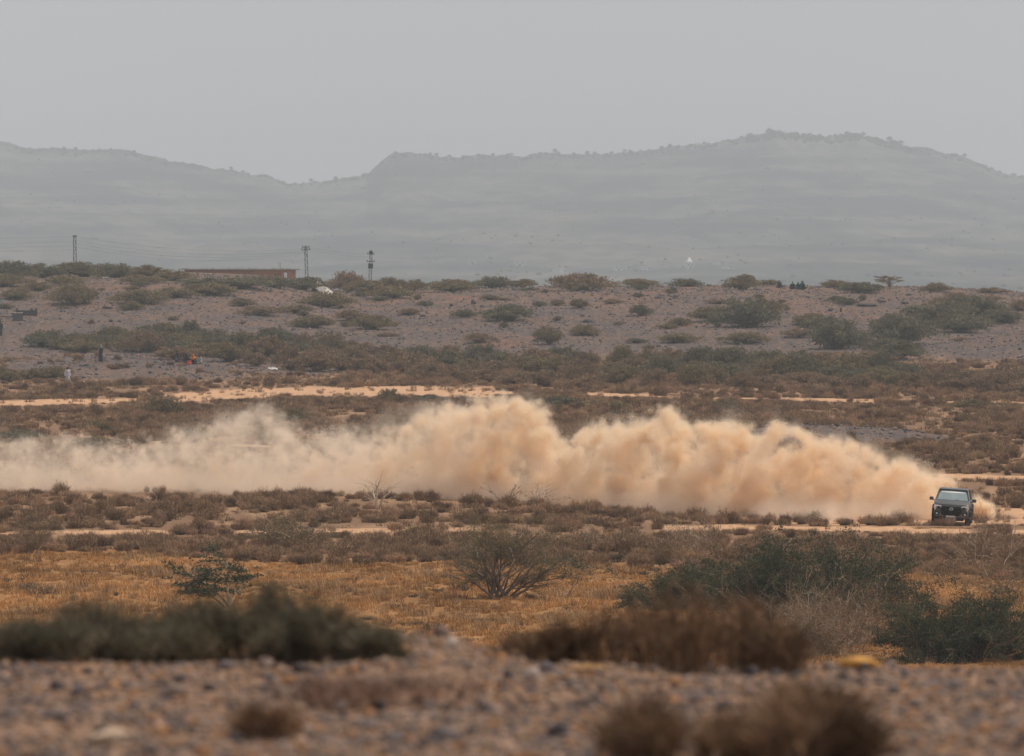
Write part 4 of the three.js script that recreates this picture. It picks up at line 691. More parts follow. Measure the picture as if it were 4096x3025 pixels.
  // low skirt of dust along the ground and the older, thinning trail
  for (let i = 0; i < 30000; i++) {
    const px = R() < 0.7 ? rr(-220, 1900) : rr(1700, 3760), fresh = ss(1500, 2100, px), T = topOf(px), y = R() ** 1.3 * 4.6, W = lerp(5.5, 2.2, fresh), w = rr(-1, 1), d = track(px) + W * 0.62 + w * W, x = (px - 2048) / FOCAL * d;
    const a = x - y * 0.5, b1 = n3(a * 0.34, y * 0.42, d * 0.2), b2 = n3(a * 0.9 + 7, y * 0.9, d * 0.5), b3 = n3(a * 2.1, y * 2.1, d);
    const wisp = 0.55 + 0.6 * b1 + 0.3 * b2 + 0.15 * b3, lim = T * (0.95 + 0.35 * b1 + 0.2 * b2) * Math.sqrt(1 - 0.5 * w * w);
    let k = ss(lim + 0.15, lim - 0.9, y) * (0.08 + 0.92 * ss(0.2, 0.95, wisp)) * lerp(poly([[-200, 0.24], [500, 0.32], [900, 0.5], [1120, 0.5], [1250, 0.25], [1500, 0.3]], px), 0.42, fresh) + 0.62 * poly([[-200, 0.6], [900, 1]], px) * ss(1.3, 0.0, y) * lerp(0.75, 0.8, fresh);
    if (R() > k) continue;
    put(0, x, y, d, rr(0.55, 1.0));
  }
  for (let i = 0; i < 2600; i++) { // thin dust lying over the verge in front of the trail
    const px = rr(900, 3740), d = track(px) - rr(0.6, 3.2), x = (px - 2048) / FOCAL * d; if (n3(x * 0.25, 3, d * 0.2) < rr(-0.7, 0.5)) continue; put(0, x, 0.9 * R() ** 1.6, d, rr(0.4, 0.75));
  }
  // torn, thin upper fringe of the fresh trail
  for (let i = 0; i < 5200; i++) {
    const px = rr(1350, 3780), T = topOf(px), y = T * rr(0.62, 1.16), d = track(px) + 2.2 + rr(-1.6, 2), x = (px - 2048) / FOCAL * d;
    const f = n3(x * 0.9 - y * 0.4, y * 0.5, d * 0.5) + 0.5 * n3(x * 2.2, y * 1.1, d);
    if (R() < ss(-0.1, 0.8, f) * ss(1.2, 0.85, y / T)) put(0, x, y, d, rr(0.3, 0.55));
  }
  console.log('dust', lumps.length, L.map((l) => l.length).join(' '));
  // spray from the far rear wheel
  const spray = [];
  for (let i = 0; i < 1500; i++) {
    const t = R() ** 0.7, px = lerp(3890, 3968, t) + rr(-10, 10), yy = lerp(0.25, 0.75, R()) * (1 - 0.2 * t) * rr(0.1, 1.3) + 0.5 * (1 - t) * R(), d = 421 + rr(-0.7, 0.7) - t * 0.5;
    if (n3(px * 0.05, yy * 2.4, d) < -0.25) continue;
    const x = (px - 2048) / FOCAL * d; spray.push([xf(V(x, terrain(x, d) + yy, -d), R() * 6.28, rr(0.12, 0.24), undefined, undefined, R() * 6.28, R() * 6.28)]);
  }
  const o = thing('dust_plume', 'long billowing trail of orange dust behind the dark pickup', 'dust');
  o.userData.kind = 'stuff';
  const inst = (name, geo, l, m = dust) => { const im = new THREE.InstancedMesh(geo, m, l.length); l.forEach(([m], i) => im.setMatrixAt(i, m)); im.name = name; im.castShadow = im.receiveShadow = true; im.userData.kind = 'stuff'; o.add(im); };
  inst('thin_dust', veil, L[0], old); inst('fine_dust', fine, L[1]); inst('pale_dust', fine, L[3], old); inst('dense_dust', puff, L[2]); inst('wheel_spray', fine, spray);
}

// ---------------------------------------------------------------- onlookers
function blob(caps, k = 0.03, cell = 0.036) { // smooth union of tapered capsules, meshed
  let lo = [9, 9, 9], hi = [-9, -9, -9];
  for (const [a, b, ra, rb] of caps) for (const [q, r] of [[a, ra], [b, rb]]) for (let i = 0; i < 3; i++) { lo[i] = Math.min(lo[i], q[i] - r); hi[i] = Math.max(hi[i], q[i] + r); }
  const L = Math.max(hi[0] - lo[0], hi[1] - lo[1], hi[2] - lo[2]) + 0.24, c = lo.map((v, i) => (v + hi[i]) / 2), N = Math.ceil(L / cell);
  const mc = new MarchingCubes(N, new THREE.MeshStandardMaterial(), false, false, 60000); mc.isolation = 0;
  const half = L / 2, pre = caps.map(([a, b, ra, rb]) => { const d = [b[0] - a[0], b[1] - a[1], b[2] - a[2]]; return [a, d, d[0] ** 2 + d[1] ** 2 + d[2] ** 2 + 1e-9, ra, rb]; });
  for (let z = 0; z < N; z++) for (let y = 0; y < N; y++) for (let x = 0; x < N; x++) {
    const X = c[0] + (x - N / 2) / (N / 2) * half, Y = c[1] + (y - N / 2) / (N / 2) * half, Z = c[2] + (z - N / 2) / (N / 2) * half;
    let D = 9;
    for (const [a, d, l, ra, rb] of pre) {
      const px = X - a[0], py = Y - a[1], pz = Z - a[2], t = clamp((px * d[0] + py * d[1] + pz * d[2]) / l, 0, 1);
      const e = Math.hypot(px - d[0] * t, py - d[1] * t, pz - d[2] * t) - lerp(ra, rb, t), h = Math.max(k - Math.abs(D - e), 0) / k;
      D = Math.min(D, e) - h * h * k * 0.25;
    }
    mc.field[x + y * N + z * N * N] = -D;
  }
  mc.update();
  const pos = new Float32Array(mc.count * 3); for (let i = 0; i < mc.count * 3; i++) pos[i] = mc.positionArray[i] * half + c[i % 3];
  let g = new THREE.BufferGeometry(); g.setAttribute('position', new THREE.BufferAttribute(pos, 3)); g = mergeVertices(g, 1e-4); g.computeVertexNormals(); return g;
}
function headGeo(y, z = 0) { // a head with brow, nose, mouth, chin and ears; faces +z
  const g = new THREE.SphereGeometry(1, 24, 18), p = g.attributes.position, b = (v, x, y_, z_, s) => Math.exp(-((v.x - x) ** 2 + (v.y - y_) ** 2 + (v.z - z_) ** 2) / (s * s));
  for (let i = 0; i < p.count; i++) {
    const v = V().fromBufferAttribute(p, i), n = v.clone(); let k = 1;
    k += 0.22 * b(n, 0, -0.15, 1, 0.2) + 0.06 * b(n, 0, 0.12, 0.97, 0.3) - 0.1 * (b(n, 0.35, 0.02, 0.93, 0.17) + b(n, -0.35, 0.02, 0.93, 0.17)) + 0.07 * b(n, 0, -0.48, 0.88, 0.18) + 0.1 * b(n, 0, -0.85, 0.55, 0.25) + 0.13 * (b(n, 1, -0.05, -0.05, 0.16) + b(n, -1, -0.05, -0.05, 0.16));
    p.setXYZ(i, v.x * k * 0.075 * (1 - 0.12 * Math.max(0, -v.y)), v.y * k * 0.115 + y, v.z * k * 0.095 + z);
  }
  g.computeVertexNormals(); return g.deleteAttribute('uv').toNonIndexed();
}
function hand(at, dir, s) { // palm, four fingers and a thumb, slightly curled
  const g = new GB(), d = V(...dir).normalize(), u = V(s, 0, 0), c = V(...at), e = c.clone().addScaledVector(d, 0.09);
  g.bar(c, e, 0.026, 0.036, 8);
  [-0.027, -0.009, 0.009, 0.026].forEach((o, i) => { const a = e.clone().addScaledVector(u, o), l = [0.05, 0.06, 0.064, 0.055][i], m = a.clone().addScaledVector(d, l * 0.6).add(V(0, 0, 0.006)), t = m.clone().addScaledVector(d, l * 0.5).add(V(0, 0, 0.016)); g.bar(a, m, 0.009, 0.008, 5); g.bar(m, t, 0.008, 0.006, 5); });
  const th = c.clone().addScaledVector(d, 0.03).addScaledVector(u, -0.03); g.bar(th, th.clone().addScaledVector(d, 0.04).addScaledVector(u, -0.025), 0.011, 0.008, 5);
  return g.build(false).deleteAttribute('normal');
}
const SKIN = mat([0.075, 0.045, 0.03], 0.7), HAIR = mat([0.012, 0.011, 0.011], 0.9);
function person(p, turn, label, o) {
  const g = thing('person', label, 'person', p, turn, o.group), H = o.h ?? 1;
  const cl = (a) => a.map(([q, w, ra, rb]) => [q, w, ra, rb]);
  if (!o.sit) {
    const st = o.stride ?? 0.12, legs = [[[0.1, 0.86, 0], [0.11, 0.47, st], 0.085, 0.058], [[0.11, 0.47, st], [0.11, 0.08, st * 0.9], 0.058, 0.042], [[-0.1, 0.86, 0], [-0.11, 0.47, -st * 0.3], 0.085, 0.058], [[-0.11, 0.47, -st * 0.3], [-0.11, 0.09, -st * 1.2], 0.058, 0.042], [[0.11, 0.05, st * 0.8], [0.11, 0.035, st * 0.8 + 0.17], 0.042, 0.035], [[-0.11, 0.05, -st * 1.25], [-0.11, 0.035, -st * 1.2 + 0.16], 0.042, 0.035]];
    const arms = [1, -1].flatMap((s) => [[[s * 0.19, 1.4, 0], [s * 0.25, 1.13, -0.03], 0.058, 0.045], [[s * 0.25, 1.13, -0.03], [s * 0.27, 0.9, 0.06], 0.045, 0.032]]);
    const torso = [[[0, 0.92, 0], [0, 1.3, 0], 0.13, 0.15], [[-0.1, 1.38, 0], [0.1, 1.38, 0], 0.085, 0.085], [[0, 1.4, 0], [0, 1.56, 0.01], 0.06, 0.052]];
    const body = blob([...torso, ...arms, ...legs]);
    part('body', mergeGeometries([body.toNonIndexed(), headGeo(1.64, 0.02), ...[1, -1].map((s) => { const h = hand([s * 0.27, 0.9, 0.06], [s * 0.05, -1, 0.25], s); h.computeVertexNormals(); return h; })]), SKIN, g);
    const robe = [[[0, 1.0, 0], [0, 1.32, 0], 0.165, 0.17], [[-0.12, 1.4, 0], [0.12, 1.4, 0], 0.1, 0.1], [[0, 1.0, 0], [0, o.hem ?? 0.35, 0.02], 0.17, o.flare ?? 0.2], [[0.07, 0.8, 0], [0.12, o.hem ?? 0.35, st * 0.8], 0.14, 0.12], [[-0.07, 0.8, 0], [-0.12, o.hem ?? 0.35, -st * 0.8], 0.14, 0.12], ...[1, -1].flatMap((s) => [[[s * 0.19, 1.4, 0], [s * 0.25, 1.13, -0.03], 0.082, 0.072], [[s * 0.25, 1.13, -0.03], [s * 0.268, 0.94, 0.05], 0.072, 0.06]])];
    part('robe', blob(robe, 0.06), o.robe, g);
    if (o.legs) part('trousers', blob(legs.slice(0, 4).map(([a, b, ra, rb]) => [a, b, ra + 0.03, rb + 0.025])), o.legs, g);
    if (o.scarf) part('headscarf', blob([[[0, 1.68, -0.02], [0, 1.62, -0.04], 0.115, 0.11], [[0, 1.6, -0.05], [0, 1.38, -0.05], 0.1, 0.15], [[0, 1.4, -0.04], [0.03, 1.1, -0.08], 0.14, 0.12]], 0.05), o.scarf, g);
    else { const h = new THREE.SphereGeometry(0.093, 16, 12, 0, 6.2832, 0, 1.75); h.scale(0.95, 1.15, 1.1); h.rotateX(-0.35); h.translate(0, 1.67, 0.0); part('hair', h, HAIR, g); }
  } else {
    const body = blob([[[0, 0.14, -0.1], [0, 0.5, -0.06], 0.15, 0.15], [[-0.11, 0.62, -0.03], [0.11, 0.62, -0.03], 0.085, 0.085], [[0, 0.64, -0.02], [0, 0.78, 0.02], 0.06, 0.052], ...[1, -1].flatMap((s) => [[[s * 0.11, 0.13, -0.05], [s * 0.34, 0.2, 0.2], 0.09, 0.065], [[s * 0.34, 0.2, 0.2], [s * -0.02, 0.07, 0.32], 0.06, 0.045], [[s * 0.2, 0.62, -0.03], [s * 0.28, 0.4, 0.05], 0.058, 0.046], [[s * 0.28, 0.4, 0.05], [s * 0.2, 0.28, 0.24], 0.045, 0.032]])]);
    part('body', mergeGeometries([body.toNonIndexed(), headGeo(0.86, 0.05), ...[1, -1].map((s) => { const h = hand([s * 0.2, 0.28, 0.24], [-s * 0.2, -0.25, 1], s); h.computeVertexNormals(); return h; })]), SKIN, g);
    part('robe', blob([[[0, 0.16, -0.12], [0, 0.5, -0.07], 0.22, 0.18], [[-0.12, 0.62, -0.03], [0.12, 0.62, -0.03], 0.11, 0.11], ...[1, -1].flatMap((s) => [[[s * 0.12, 0.15, -0.05], [s * 0.33, 0.18, 0.18], 0.14, 0.11], [[s * 0.33, 0.18, 0.18], [s * 0.05, 0.1, 0.3], 0.1, 0.09], [[s * 0.2, 0.62, -0.03], [s * 0.28, 0.4, 0.05], 0.085, 0.07], [[s * 0.28, 0.4, 0.05], [s * 0.21, 0.29, 0.21], 0.07, 0.055]])], 0.07), o.robe, g);
    if (o.scarf) part('headscarf', blob([[[0, 0.91, 0.0], [0, 0.85, -0.02], 0.115, 0.115], [[0, 0.82, -0.02], [0, 0.56, -0.06], 0.11, 0.21], [[-0.12, 0.6, -0.05], [0.12, 0.6, -0.05], 0.16, 0.16], ...(o.shawl ? [1, -1].map((s) => [[s * 0.15, 0.58, -0.05], [s * 0.3, 0.2, -0.02], 0.13, 0.1]) : [])], 0.06), o.scarf, g);
    else { const h = new THREE.SphereGeometry(0.093, 16, 12, 0, 6.2832, 0, 1.75); h.scale(0.95, 1.15, 1.1); h.rotateX(-0.35); h.translate(0, 0.89, 0.03); part('hair', h, HAIR, g); }
  }
  g.scale.setScalar(H); return g;
}
const cloth = (r, g, b) => mat([r, g, b], 0.95);
const face = (p) => Math.atan2(-p.x, -p.z);
{ let p;
  p = hit(270, 1544, 500); person(p, face(p) + 0.3, 'person in a long pale robe walking near a bush by the sandy road', { robe: cloth(0.5, 0.48, 0.49), legs: cloth(0.3, 0.26, 0.25), stride: 0.2, hem: 0.42, flare: 0.15, h: 1.03 });
  p = hit(403, 1448, 500); person(p, face(p) - 1.0, 'person in a long charcoal robe and grey headscarf standing on the stony rise', { robe: cloth(0.045, 0.045, 0.047), scarf: cloth(0.32, 0.33, 0.33), hem: 0.16, flare: 0.23, stride: 0.05 });
  for (const [px, py, t, label, o] of [
    [710, 1450, 0.8, 'person with dark head covering and grey robe seated apart from the orange one', { robe: cloth(0.07, 0.07, 0.075), scarf: cloth(0.02, 0.02, 0.02) }],
    [735, 1456, 0.2, 'small dark-haired person seated beside the one in dark red and black', { robe: cloth(0.16, 0.08, 0.05), h: 0.85 }],
    [747, 1458, 0.4, 'person in black clothes with red trim seated next to the orange shawl', { robe: cloth(0.03, 0.025, 0.025), scarf: cloth(0.02, 0.018, 0.018) }],
    [772, 1457, 0, 'person in a bright orange shawl over black seated on the stony rise', { robe: cloth(0.012, 0.012, 0.014), scarf: cloth(0.75, 0.2, 0.02), shawl: true }],
    [797, 1457, -0.4, 'dark-haired person in a pale patterned robe seated beside the orange shawl', { robe: cloth(0.3, 0.31, 0.31), h: 0.92 }],
    [757, 1459, 0, 'small child in bright red clothes seated between two adults', { robe: cloth(0.75, 0.1, 0.07), h: 0.55 }]]) { p = hit(px, py, 500); p.y += 0.02; person(p, face(p) + t, label, { sit: true, ...o }); }
  for (const [px, py, t, label, o] of [
    [3118, 1153, 0.2, 'person in black seated apart from the group on the ridge crest', { robe: cloth(0.02, 0.02, 0.022), scarf: cloth(0.035, 0.035, 0.035) }],
    [3171, 1157, 0, 'bareheaded person in black seated on the ridge crest', { robe: cloth(0.022, 0.02, 0.02), h: 1.05 }],
    [3193, 1157, 0.3, 'smaller person in teal and black seated between two others on the ridge', { robe: cloth(0.02, 0.05, 0.055), scarf: cloth(0.015, 0.05, 0.052), h: 0.95 }],
    [3210, 1159, 0, 'tall person in a dark teal veil seated at the end of the ridge group', { robe: cloth(0.014, 0.02, 0.022), scarf: cloth(0.012, 0.075, 0.07), shawl: true, h: 1.2 }],
    [2694, 1172, 0.2, 'person in a white shawl over dark clothes sitting below crest bushes', { robe: cloth(0.05, 0.05, 0.055), scarf: cloth(0.2, 0.2, 0.21), h: 1.25 }]]) { p = hit(px, py, 900); person(p, face(p) + t, label, { sit: true, ...o }); }
  p = hit(1, 1345, 800); person(p, face(p), 'person in dark blue-grey clothes standing below the block walls', { robe: cloth(0.04, 0.045, 0.055), scarf: cloth(0.02, 0.022, 0.026), hem: 0.3, stride: 0.08, h: 1.05 });
}
// ---------------------------------------------------------------- brick building behind the crest
{
  const d = 1262, s = FOCAL / d, a = rayAt(738, 1110, d), b = rayAt(1178, 1110, d), y0 = Math.min(terrain(a.x, d), terrain(b.x, d)) - 0.3, top = rayAt(738, 1077, d).y, top2 = rayAt(1178, 1083, d).y;
  const W = b.x - a.x, H = (top + top2) / 2 - y0, D = 7;
  const B = thing('brick_building', 'long low brick-red building with a flat overhanging roof behind the crest', 'building', V(a.x, y0, -d));
  const brick = mat([0.56, 0.3, 0.2], 0.95, { map: grainTexture(9, 0.7, 1), bumpMap: grain, bumpScale: 0.02 }), dark = mat([0.3, 0.14, 0.09], 0.95), conc = mat([0.36, 0.33, 0.31], 0.95), steel = mat([0.07, 0.08, 0.09], 0.6), cream = mat([0.55, 0.42, 0.3], 0.95);
  const box = (x0, x1, yy0, yy1, z0, z1) => { const g = new THREE.BoxGeometry(x1 - x0, yy1 - yy0, z1 - z0); g.translate((x0 + x1) / 2, (yy0 + yy1) / 2, (z0 + z1) / 2); return g; };
  // front wall in panels round a see-through opening near its right end
  const ox = W * 0.905, ow = 0.42, oy = H - 1.25, oh = 0.85;
  part('wall', box(0, ox, 0, H, -0.3, 0), brick, B); part('wall', box(ox + ow, W, 0, H, -0.3, 0), brick, B);
  part('wall', box(ox, ox + ow, 0, oy, -0.3, 0), brick, B); part('wall', box(ox, ox + ow, oy + oh, H, -0.3, 0), brick, B);
  part('wall', box(0, 0.3, 0, H, -D, -0.3), brick, B); part('wall', box(W - 0.3, W, 0, H, -D, -0.3), brick, B);
  part('wall', box(0.3, ox - 0.5, 0, H, -D, -D + 0.3), brick, B); part('wall', box(ox - 0.5, W - 0.3, 0, oy - 0.4, -D, -D + 0.3), brick, B);
  const roof = part('roof', box(-0.9, W + 0.75, H, H + 0.16, -D - 0.4, 0.7), conc, B);
  { const g = new GB(), r = rng(31); for (let i = 0; i < 60; i++) { const x = rr(-0.6, W, r), z = rr(-1.5, 0.6, r); g.tri(V(x, H + 0.16, z), V(x + rr(0.1, 0.5, r), H + 0.16, z), V(x + 0.2, H + 0.16 + rr(0.04, 0.16, r), z)); } part('roof_debris', g.build(false), conc, roof); }
  for (const [x0, x1] of [[0.12, 0.27], [0.36, 0.5], [0.82, 0.88]]) part('painted_band', box(W * x0, W * x1, H - 1.0, H - 0.55, 0.003, 0.05), dark, B);
  const gate = part('shutter', box(W * 0.19, W * 0.44, H - 2.6, H - 1.02, 0.02, 0.09), steel, B);
  for (let i = 0; i < 12; i++) { const o = new THREE.Mesh(box(W * 0.19, W * 0.44, H - 2.5 + i * 0.12, H - 2.44 + i * 0.12, 0.09, 0.115), steel); o.name = 'shutter_slat'; gate.add(o); }
  part('pilaster', box(W * 0.455, W * 0.51, H - 2.4, H - 1.0, 0.01, 0.12), cream, B);
  for (const x of [0.855, 0.87]) { const g = new GB(); g.bar(V(W * x, H + 0.16, -2), V(W * x, H + 1.1, -2), 0.03, 0.02, 5); g.bar(V(W * x, H + 1.1, -2), V(W * x - 0.12, H + 1.02, -2), 0.02, 0.02, 4); part('antenna', g.build(false), steel, roof); }
  B.rotation.z = 0; lit(B);
  // tilted white sheet roof of a small shelter
  const q0 = hit(1295, 1176, 900), q = rayAt(1293, 1159, -q0.z), S = thing('sheet_roof', 'tilted white metal sheet catching the sun beside the crest bushes', 'sheet', V(q.x, q.y, q.z));
  { const g = new THREE.PlaneGeometry(2.6, 1.5, 26, 1), pp = g.attributes.position; for (let i = 0; i < pp.count; i++) pp.setZ(i, 0.04 * (Math.round((pp.getX(i) + 1.3) * 10) % 2)); g.computeVertexNormals(); const o = part('sheet', g, mat([0.75, 0.68, 0.6], 0.6), S); o.rotation.set(-0.85, 0.15, -0.5, 'ZXY'); }
  for (const [x, l] of [[-0.9, 1.6], [0.8, 0.9]]) { const g = new GB(); g.bar(V(x, -l, -0.2), V(x, x < 0 ? 0.4 : -0.45, -0.1), 0.04, 0.04, 5); part('post', g.build(false), mat([0.15, 0.11, 0.08]), S); }
  { const o = part('lower_sheet', new THREE.BoxGeometry(2.6, 0.8, 0.05), mat([0.12, 0.12, 0.13], 0.8), S); o.position.set(-0.35, -0.55, 0.1); o.rotation.z = -0.5; }
}
{ // ---- lattice poles and their wires: [px, py top, py foot, d, label, extras]
  const metal = mat([0.075, 0.075, 0.072], 0.85), heads = [];
  for (const [px, pt, d, label, drum] of [[300, 943, 1290, 'plain lattice power pole rising from the bushes', 0], [1231, 985, 1310, 'lattice power pole beside the brick building', 1], [1476, 1013, 1330, 'lattice power pole with insulators and a box above the brown bush', 2]]) {
    const t = rayAt(px, pt, d), y0 = terrain(t.x, d) - 0.5, H = t.y - y0, G = thing('power_pole', label, 'pole', V(t.x, y0, -d));
    const w = (y) => lerp(0.26, 0.17, y / H), tilt = px === 1231 ? 0.035 : px === 1476 ? -0.03 : 0.01;
    for (const [sx, sz] of [[1, 1], [1, -1], [-1, 1], [-1, -1]]) { const g = new GB(); g.bar(V(sx * w(0), 0, sz * w(0)), V(sx * w(H), H, sz * w(H)), 0.045, 0.04, 4); part('upright', g.build(false), metal, G); }
    const n = Math.round(H / 0.5); for (let i = 0; i < n; i++) { const a = i * H / n, b = (i + 1) * H / n, s = i % 2 ? 1 : -1, g = new GB(); for (const z of [1, -1]) { g.bar(V(-s * w(a), a, z * w(a)), V(s * w(b), b, z * w(b)), 0.03, 0.03, 4); g.bar(V(z * w(a), a, -s * w(a)), V(z * w(b), b, s * w(b)), 0.03, 0.03, 4); } part('brace', g.build(false), metal, G); }
    const arm = (y, l) => { const o = part('crossarm', new THREE.BoxGeometry(l, 0.1, 0.12), metal, G); o.position.y = y; for (const x of [-l / 2 + 0.06, 0, l / 2 - 0.06]) { const i = new THREE.Mesh(new THREE.LatheGeometry([[0.02, 0], [0.07, 0.02], [0.05, 0.08], [0.08, 0.12], [0.05, 0.18], [0.01, 0.24]].map(([a, b]) => new THREE.Vector2(a, b)), 8), metal); i.name = 'insulator'; i.position.set(x, 0.05, 0); o.add(i); } };
    arm(H - 0.15, drum ? 1.1 : 0.6);
    if (drum === 2) { arm(H - 1.3, 1.2); const o = part('transformer_box', new RoundedBoxGeometry(0.75, 0.8, 0.6, 2, 0.06), metal, G); o.position.set(0, H - 2.0, 0.35); const c = part('lamp_head', new THREE.SphereGeometry(0.32, 10, 8), metal, G); c.position.y = H + 0.15; }
    if (drum === 1) arm(H - 0.55, 1.3);
    G.rotation.z = tilt; heads.push(V(t.x, y0 + H, -d));
  }
  const wire = (a, b, sag, label) => { const c = new THREE.CatmullRomCurve3(Array.from({ length: 13 }, (_, i) => { const t = i / 12, p = a.clone().lerp(b, t); p.y -= sag * 4 * t * (1 - t); return p; })), o = new THREE.Mesh(new THREE.TubeGeometry(c, 30, 0.009, 4), metal); add(o, 'power_line'); tag(o, label, 'wire', 'overhead wires'); };
  const off = (h, k, x = 0) => h.clone().add(V(x, -k, 0)), far = heads[0].clone().add(V(-70, 0.2, 40));
  [0.1, 0.9, 1.5, 2.1].forEach((k) => { wire(off(heads[0], k), off(far, k), 0.6, 'thin wire running from the plain lattice pole away from the building'); wire(off(heads[0], k * 0.8), off(heads[1], 0.3 + k * 0.4), 1.1 + k * 0.2, 'thin sagging wire between the plain pole and the pole by the building'); });
  [0.1, 0.5].forEach((k) => wire(off(heads[1], k), off(heads[2], k), 0.3, 'thin wire between the two poles near the building'));
}
{ // ---- block walls, posts and litter on the slope at the left
  const conc = mat([0.075, 0.075, 0.078], 0.95, { bumpMap: grain, bumpScale: 0.03 }), pale = mat([0.13, 0.125, 0.125], 0.95, { bumpMap: grain, bumpScale: 0.03 }), cap = mat([0.5, 0.4, 0.3], 0.95);
  const wall = (px, py, w, h, cols, rows, m, label, name) => {
    const p = hit(px, py, 800), s = FOCAL / -p.z, W = w / s, H = h / s, G = thing(name, label, 'wall', p, 0.1), bw = W / cols, bh = H / rows, r = rng(px), gs = [new RoundedBoxGeometry(bw * 0.97, bh * 0.95, 0.5, 1, 0.02)];
    for (let j = 0; j < rows; j++) for (let i = 0; i < cols; i++) { if (j === rows - 1 && name === 'block_wall' && i < cols * 0.8 && r() < 0.75) continue; const o = part('block', gs[0], m, G); o.position.set(-W / 2 + (i + 0.5 + (j % 2) * 0.15 - 0.07) * bw + rr(-0.02, 0.02, r), (j + 0.5) * bh, rr(-0.04, 0.04, r)); }
    return [G, W, H];
  };
  wall(105, 1262, 86, 28, 9, 4, conc, 'dark ruined block wall with a taller end on the stony slope', 'block_wall');
  const [K, W, H] = wall(69, 1284, 42, 30, 4, 4, pale, 'grey block tank with a pale worn rim in front of the dark ruined wall', 'block_tank');
  { const g = new RoundedBoxGeometry(W * 1.05, 0.1, 0.6, 2, 0.04), q = g.attributes.position; for (let i = 0; i < q.count; i++) q.setY(i, q.getY(i) - 0.12 * Math.cos(q.getX(i) / W * 3)); g.computeVertexNormals(); const o = part('rim', g, cap, K); o.position.y = H + 0.08; }
  { const p = hit(20, 1270, 800), o = new THREE.Mesh(new RoundedBoxGeometry(2.4, 0.12, 0.3, 2, 0.03), conc); o.position.copy(p); o.position.y += 0.1; add(o, 'plank'); tag(o, 'long dark plank lying beside the grey block tank', 'plank'); }
  const bits = [[8, 1208, 14, 10, 1], [18, 1186, 10, 6, 1], [252, 1243, 9, 9, 1], [104, 1241, 9, 4, 1], [97, 1228, 7, 4, 0], [22, 1242, 4, 4, 0], [168, 1290, 9, 5, 0], [129, 1276, 4, 4, 0], [242, 1139, 5, 4, 0], [420, 1114, 24, 8, 0], [110, 1303, 6, 4, 0], [625, 1218, 8, 5, 0], [460, 1218, 8, 4, 0], [672, 1364, 14, 6, 0], [770, 1378, 8, 6, 0], [1090, 1482, 46, 16, 0], [1100, 1630, 8, 8, 0], [2960, 1705, 10, 5, 0], [1980, 1571, 10, 5, 0], [3630, 1265, 90, 10, 2]];
  const bm = [mat([0.6, 0.58, 0.55], 0.7), mat([0.12, 0.42, 0.42], 0.6), mat([0.5, 0.34, 0.22], 0.9)];
  bits.slice(0, 19).forEach(([px, py, w, h, k], i) => { const p = hit(px, py, 500), s = FOCAL / -p.z, g = new THREE.IcosahedronGeometry(0.5, 2), q = g.attributes.position; for (let j = 0; j < q.count; j++) { const v = V().fromBufferAttribute(q, j), f = 0.75 + 0.5 * n3(v.x * 3 + i, v.y * 3, v.z * 3); q.setXYZ(j, v.x * f, v.y * f, v.z * f); } g.computeVertexNormals(); const o = new THREE.Mesh(g, bm[k]); o.scale.set(w / s, h / s, w / s); o.position.copy(p); o.position.y += h / s * 0.35; add(o, 'plastic_litter'); tag(o, k ? 'scrap of turquoise plastic litter on the stony slope' : 'scrap of white plastic litter on the open ground', 'litter', k ? 'turquoise litter' : 'white litter'); });
}
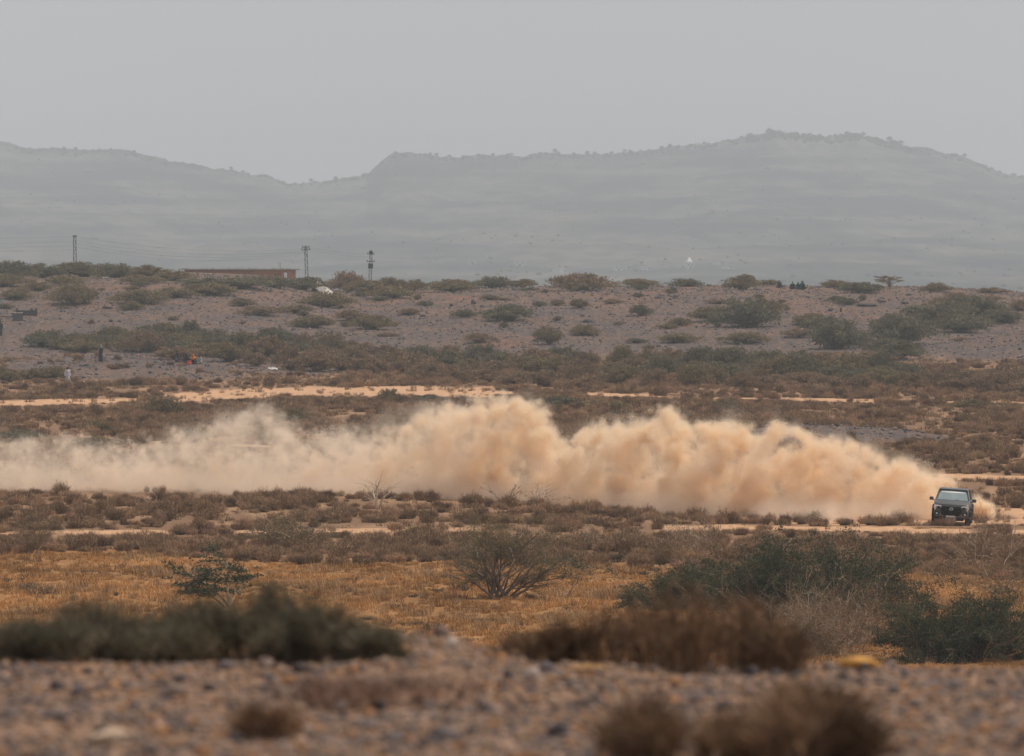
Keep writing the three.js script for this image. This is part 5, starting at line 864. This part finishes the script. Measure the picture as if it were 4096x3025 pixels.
{ // ---- houses and trees far across the valley, trees on the mountain crest
  const lime = mat([0.6, 0.58, 0.55], 0.9), roofM = mat([0.45, 0.4, 0.36], 0.9), dk = mat([0.08, 0.08, 0.08], 0.9), G = (w, h, d) => { const g = new THREE.BoxGeometry(w, h, d); g.translate(0, h / 2, 0); return g; };
  [[2080, 1066, 40, 18], [2470, 1083, 34, 22], [2505, 1080, 20, 14], [2580, 1084, 16, 20], [2660, 1076, 12, 10], [2735, 1074, 14, 12], [2757, 1076, 30, 28], [2880, 1062, 40, 16], [2910, 1078, 30, 12], [2230, 1092, 30, 18], [1890, 1062, 20, 16], [2560, 1062, 22, 14]].forEach(([px, py, w, h], i) => {
    let d = 2200; while (d < 9000 && rayAt(px, py, d).y > farLand(rayAt(px, py, d).x, d)) d += 20;
    const p = rayAt(px, py, d), s = FOCAL / d, y = farLand(p.x, d) - 0.2, H = h / s, g = thing('far_house', i === 6 ? 'white peaked building far across the hazy valley' : 'small white house far across the hazy valley', 'house', V(p.x, y, -d), (i % 5) * 0.3, i === 6 ? undefined : 'houses across the valley');
    part('wall', G(w / s, H, 7), lime, g);
    if (i === 6) { const c = new THREE.ConeGeometry(w / s * 0.62, h / s * 0.9, 4); c.rotateY(0.78); const r = part('roof', c, lime, g); r.position.y = H + h / s * 0.3; } else { const r = part('roof', new THREE.BoxGeometry(w / s + 0.6, 0.4, 7.6), roofM, g); r.position.y = H + 0.2; }
    for (const x of [-0.25, 0.25]) { const o = part('window', new THREE.BoxGeometry(0.9, 1.1, 0.1), dk, g); o.position.set(x * w / s, H * 0.6, 3.52); }
    const dr = part('door', new THREE.BoxGeometry(1, 2, 0.1), dk, g); dr.position.set(0, 1, 3.52);
  });
  const L = [[], []], crown = thornSets[2].leaves, dm = [GREENGREY, OLIVE];
  for (let i = 0; i < 9000; i++) { const d = rr(3300, 9700), x = rr(-0.067, 0.067) * d, low = ss(6200, 4200, d); if (d > 5600 && R() < 0.7) continue; if (R() > 0.25 + 0.5 * low + 0.6 * n2(x * 0.004, d * 0.002)) continue; const s = rr(1.2, 3.6) * (1 + low * 0.5); const z = d > 6000 ? 0.62 : 0.9; L[i % 2].push([xf(V(x, farLand(x, d) - 0.3, -d), R() * 6.28, s * z, s * z * rr(1, 1.8), s * z)]); }
  for (let i = 0; i < 620; i++) { const px = i < 160 ? rr(2990, 3640) : rr(0, 4096), d = MTD * rr(0.985, 1.0), x = (px - 2048) / FOCAL * d, s = i < 160 ? rr(2, 5) : rr(1.2, 3.4); L[i % 2].push([xf(V(x, farLand(x, d) - 0.5, -d), R() * 6.28, s, s * rr(1.4, 2.4), s)]); }
  L.forEach((l, i) => stuff('far_trees', crown, dm[i], l, 'hazy trees dotted over the valley and the mountain', 'trees'));
}

renderer.render(scene, camera);
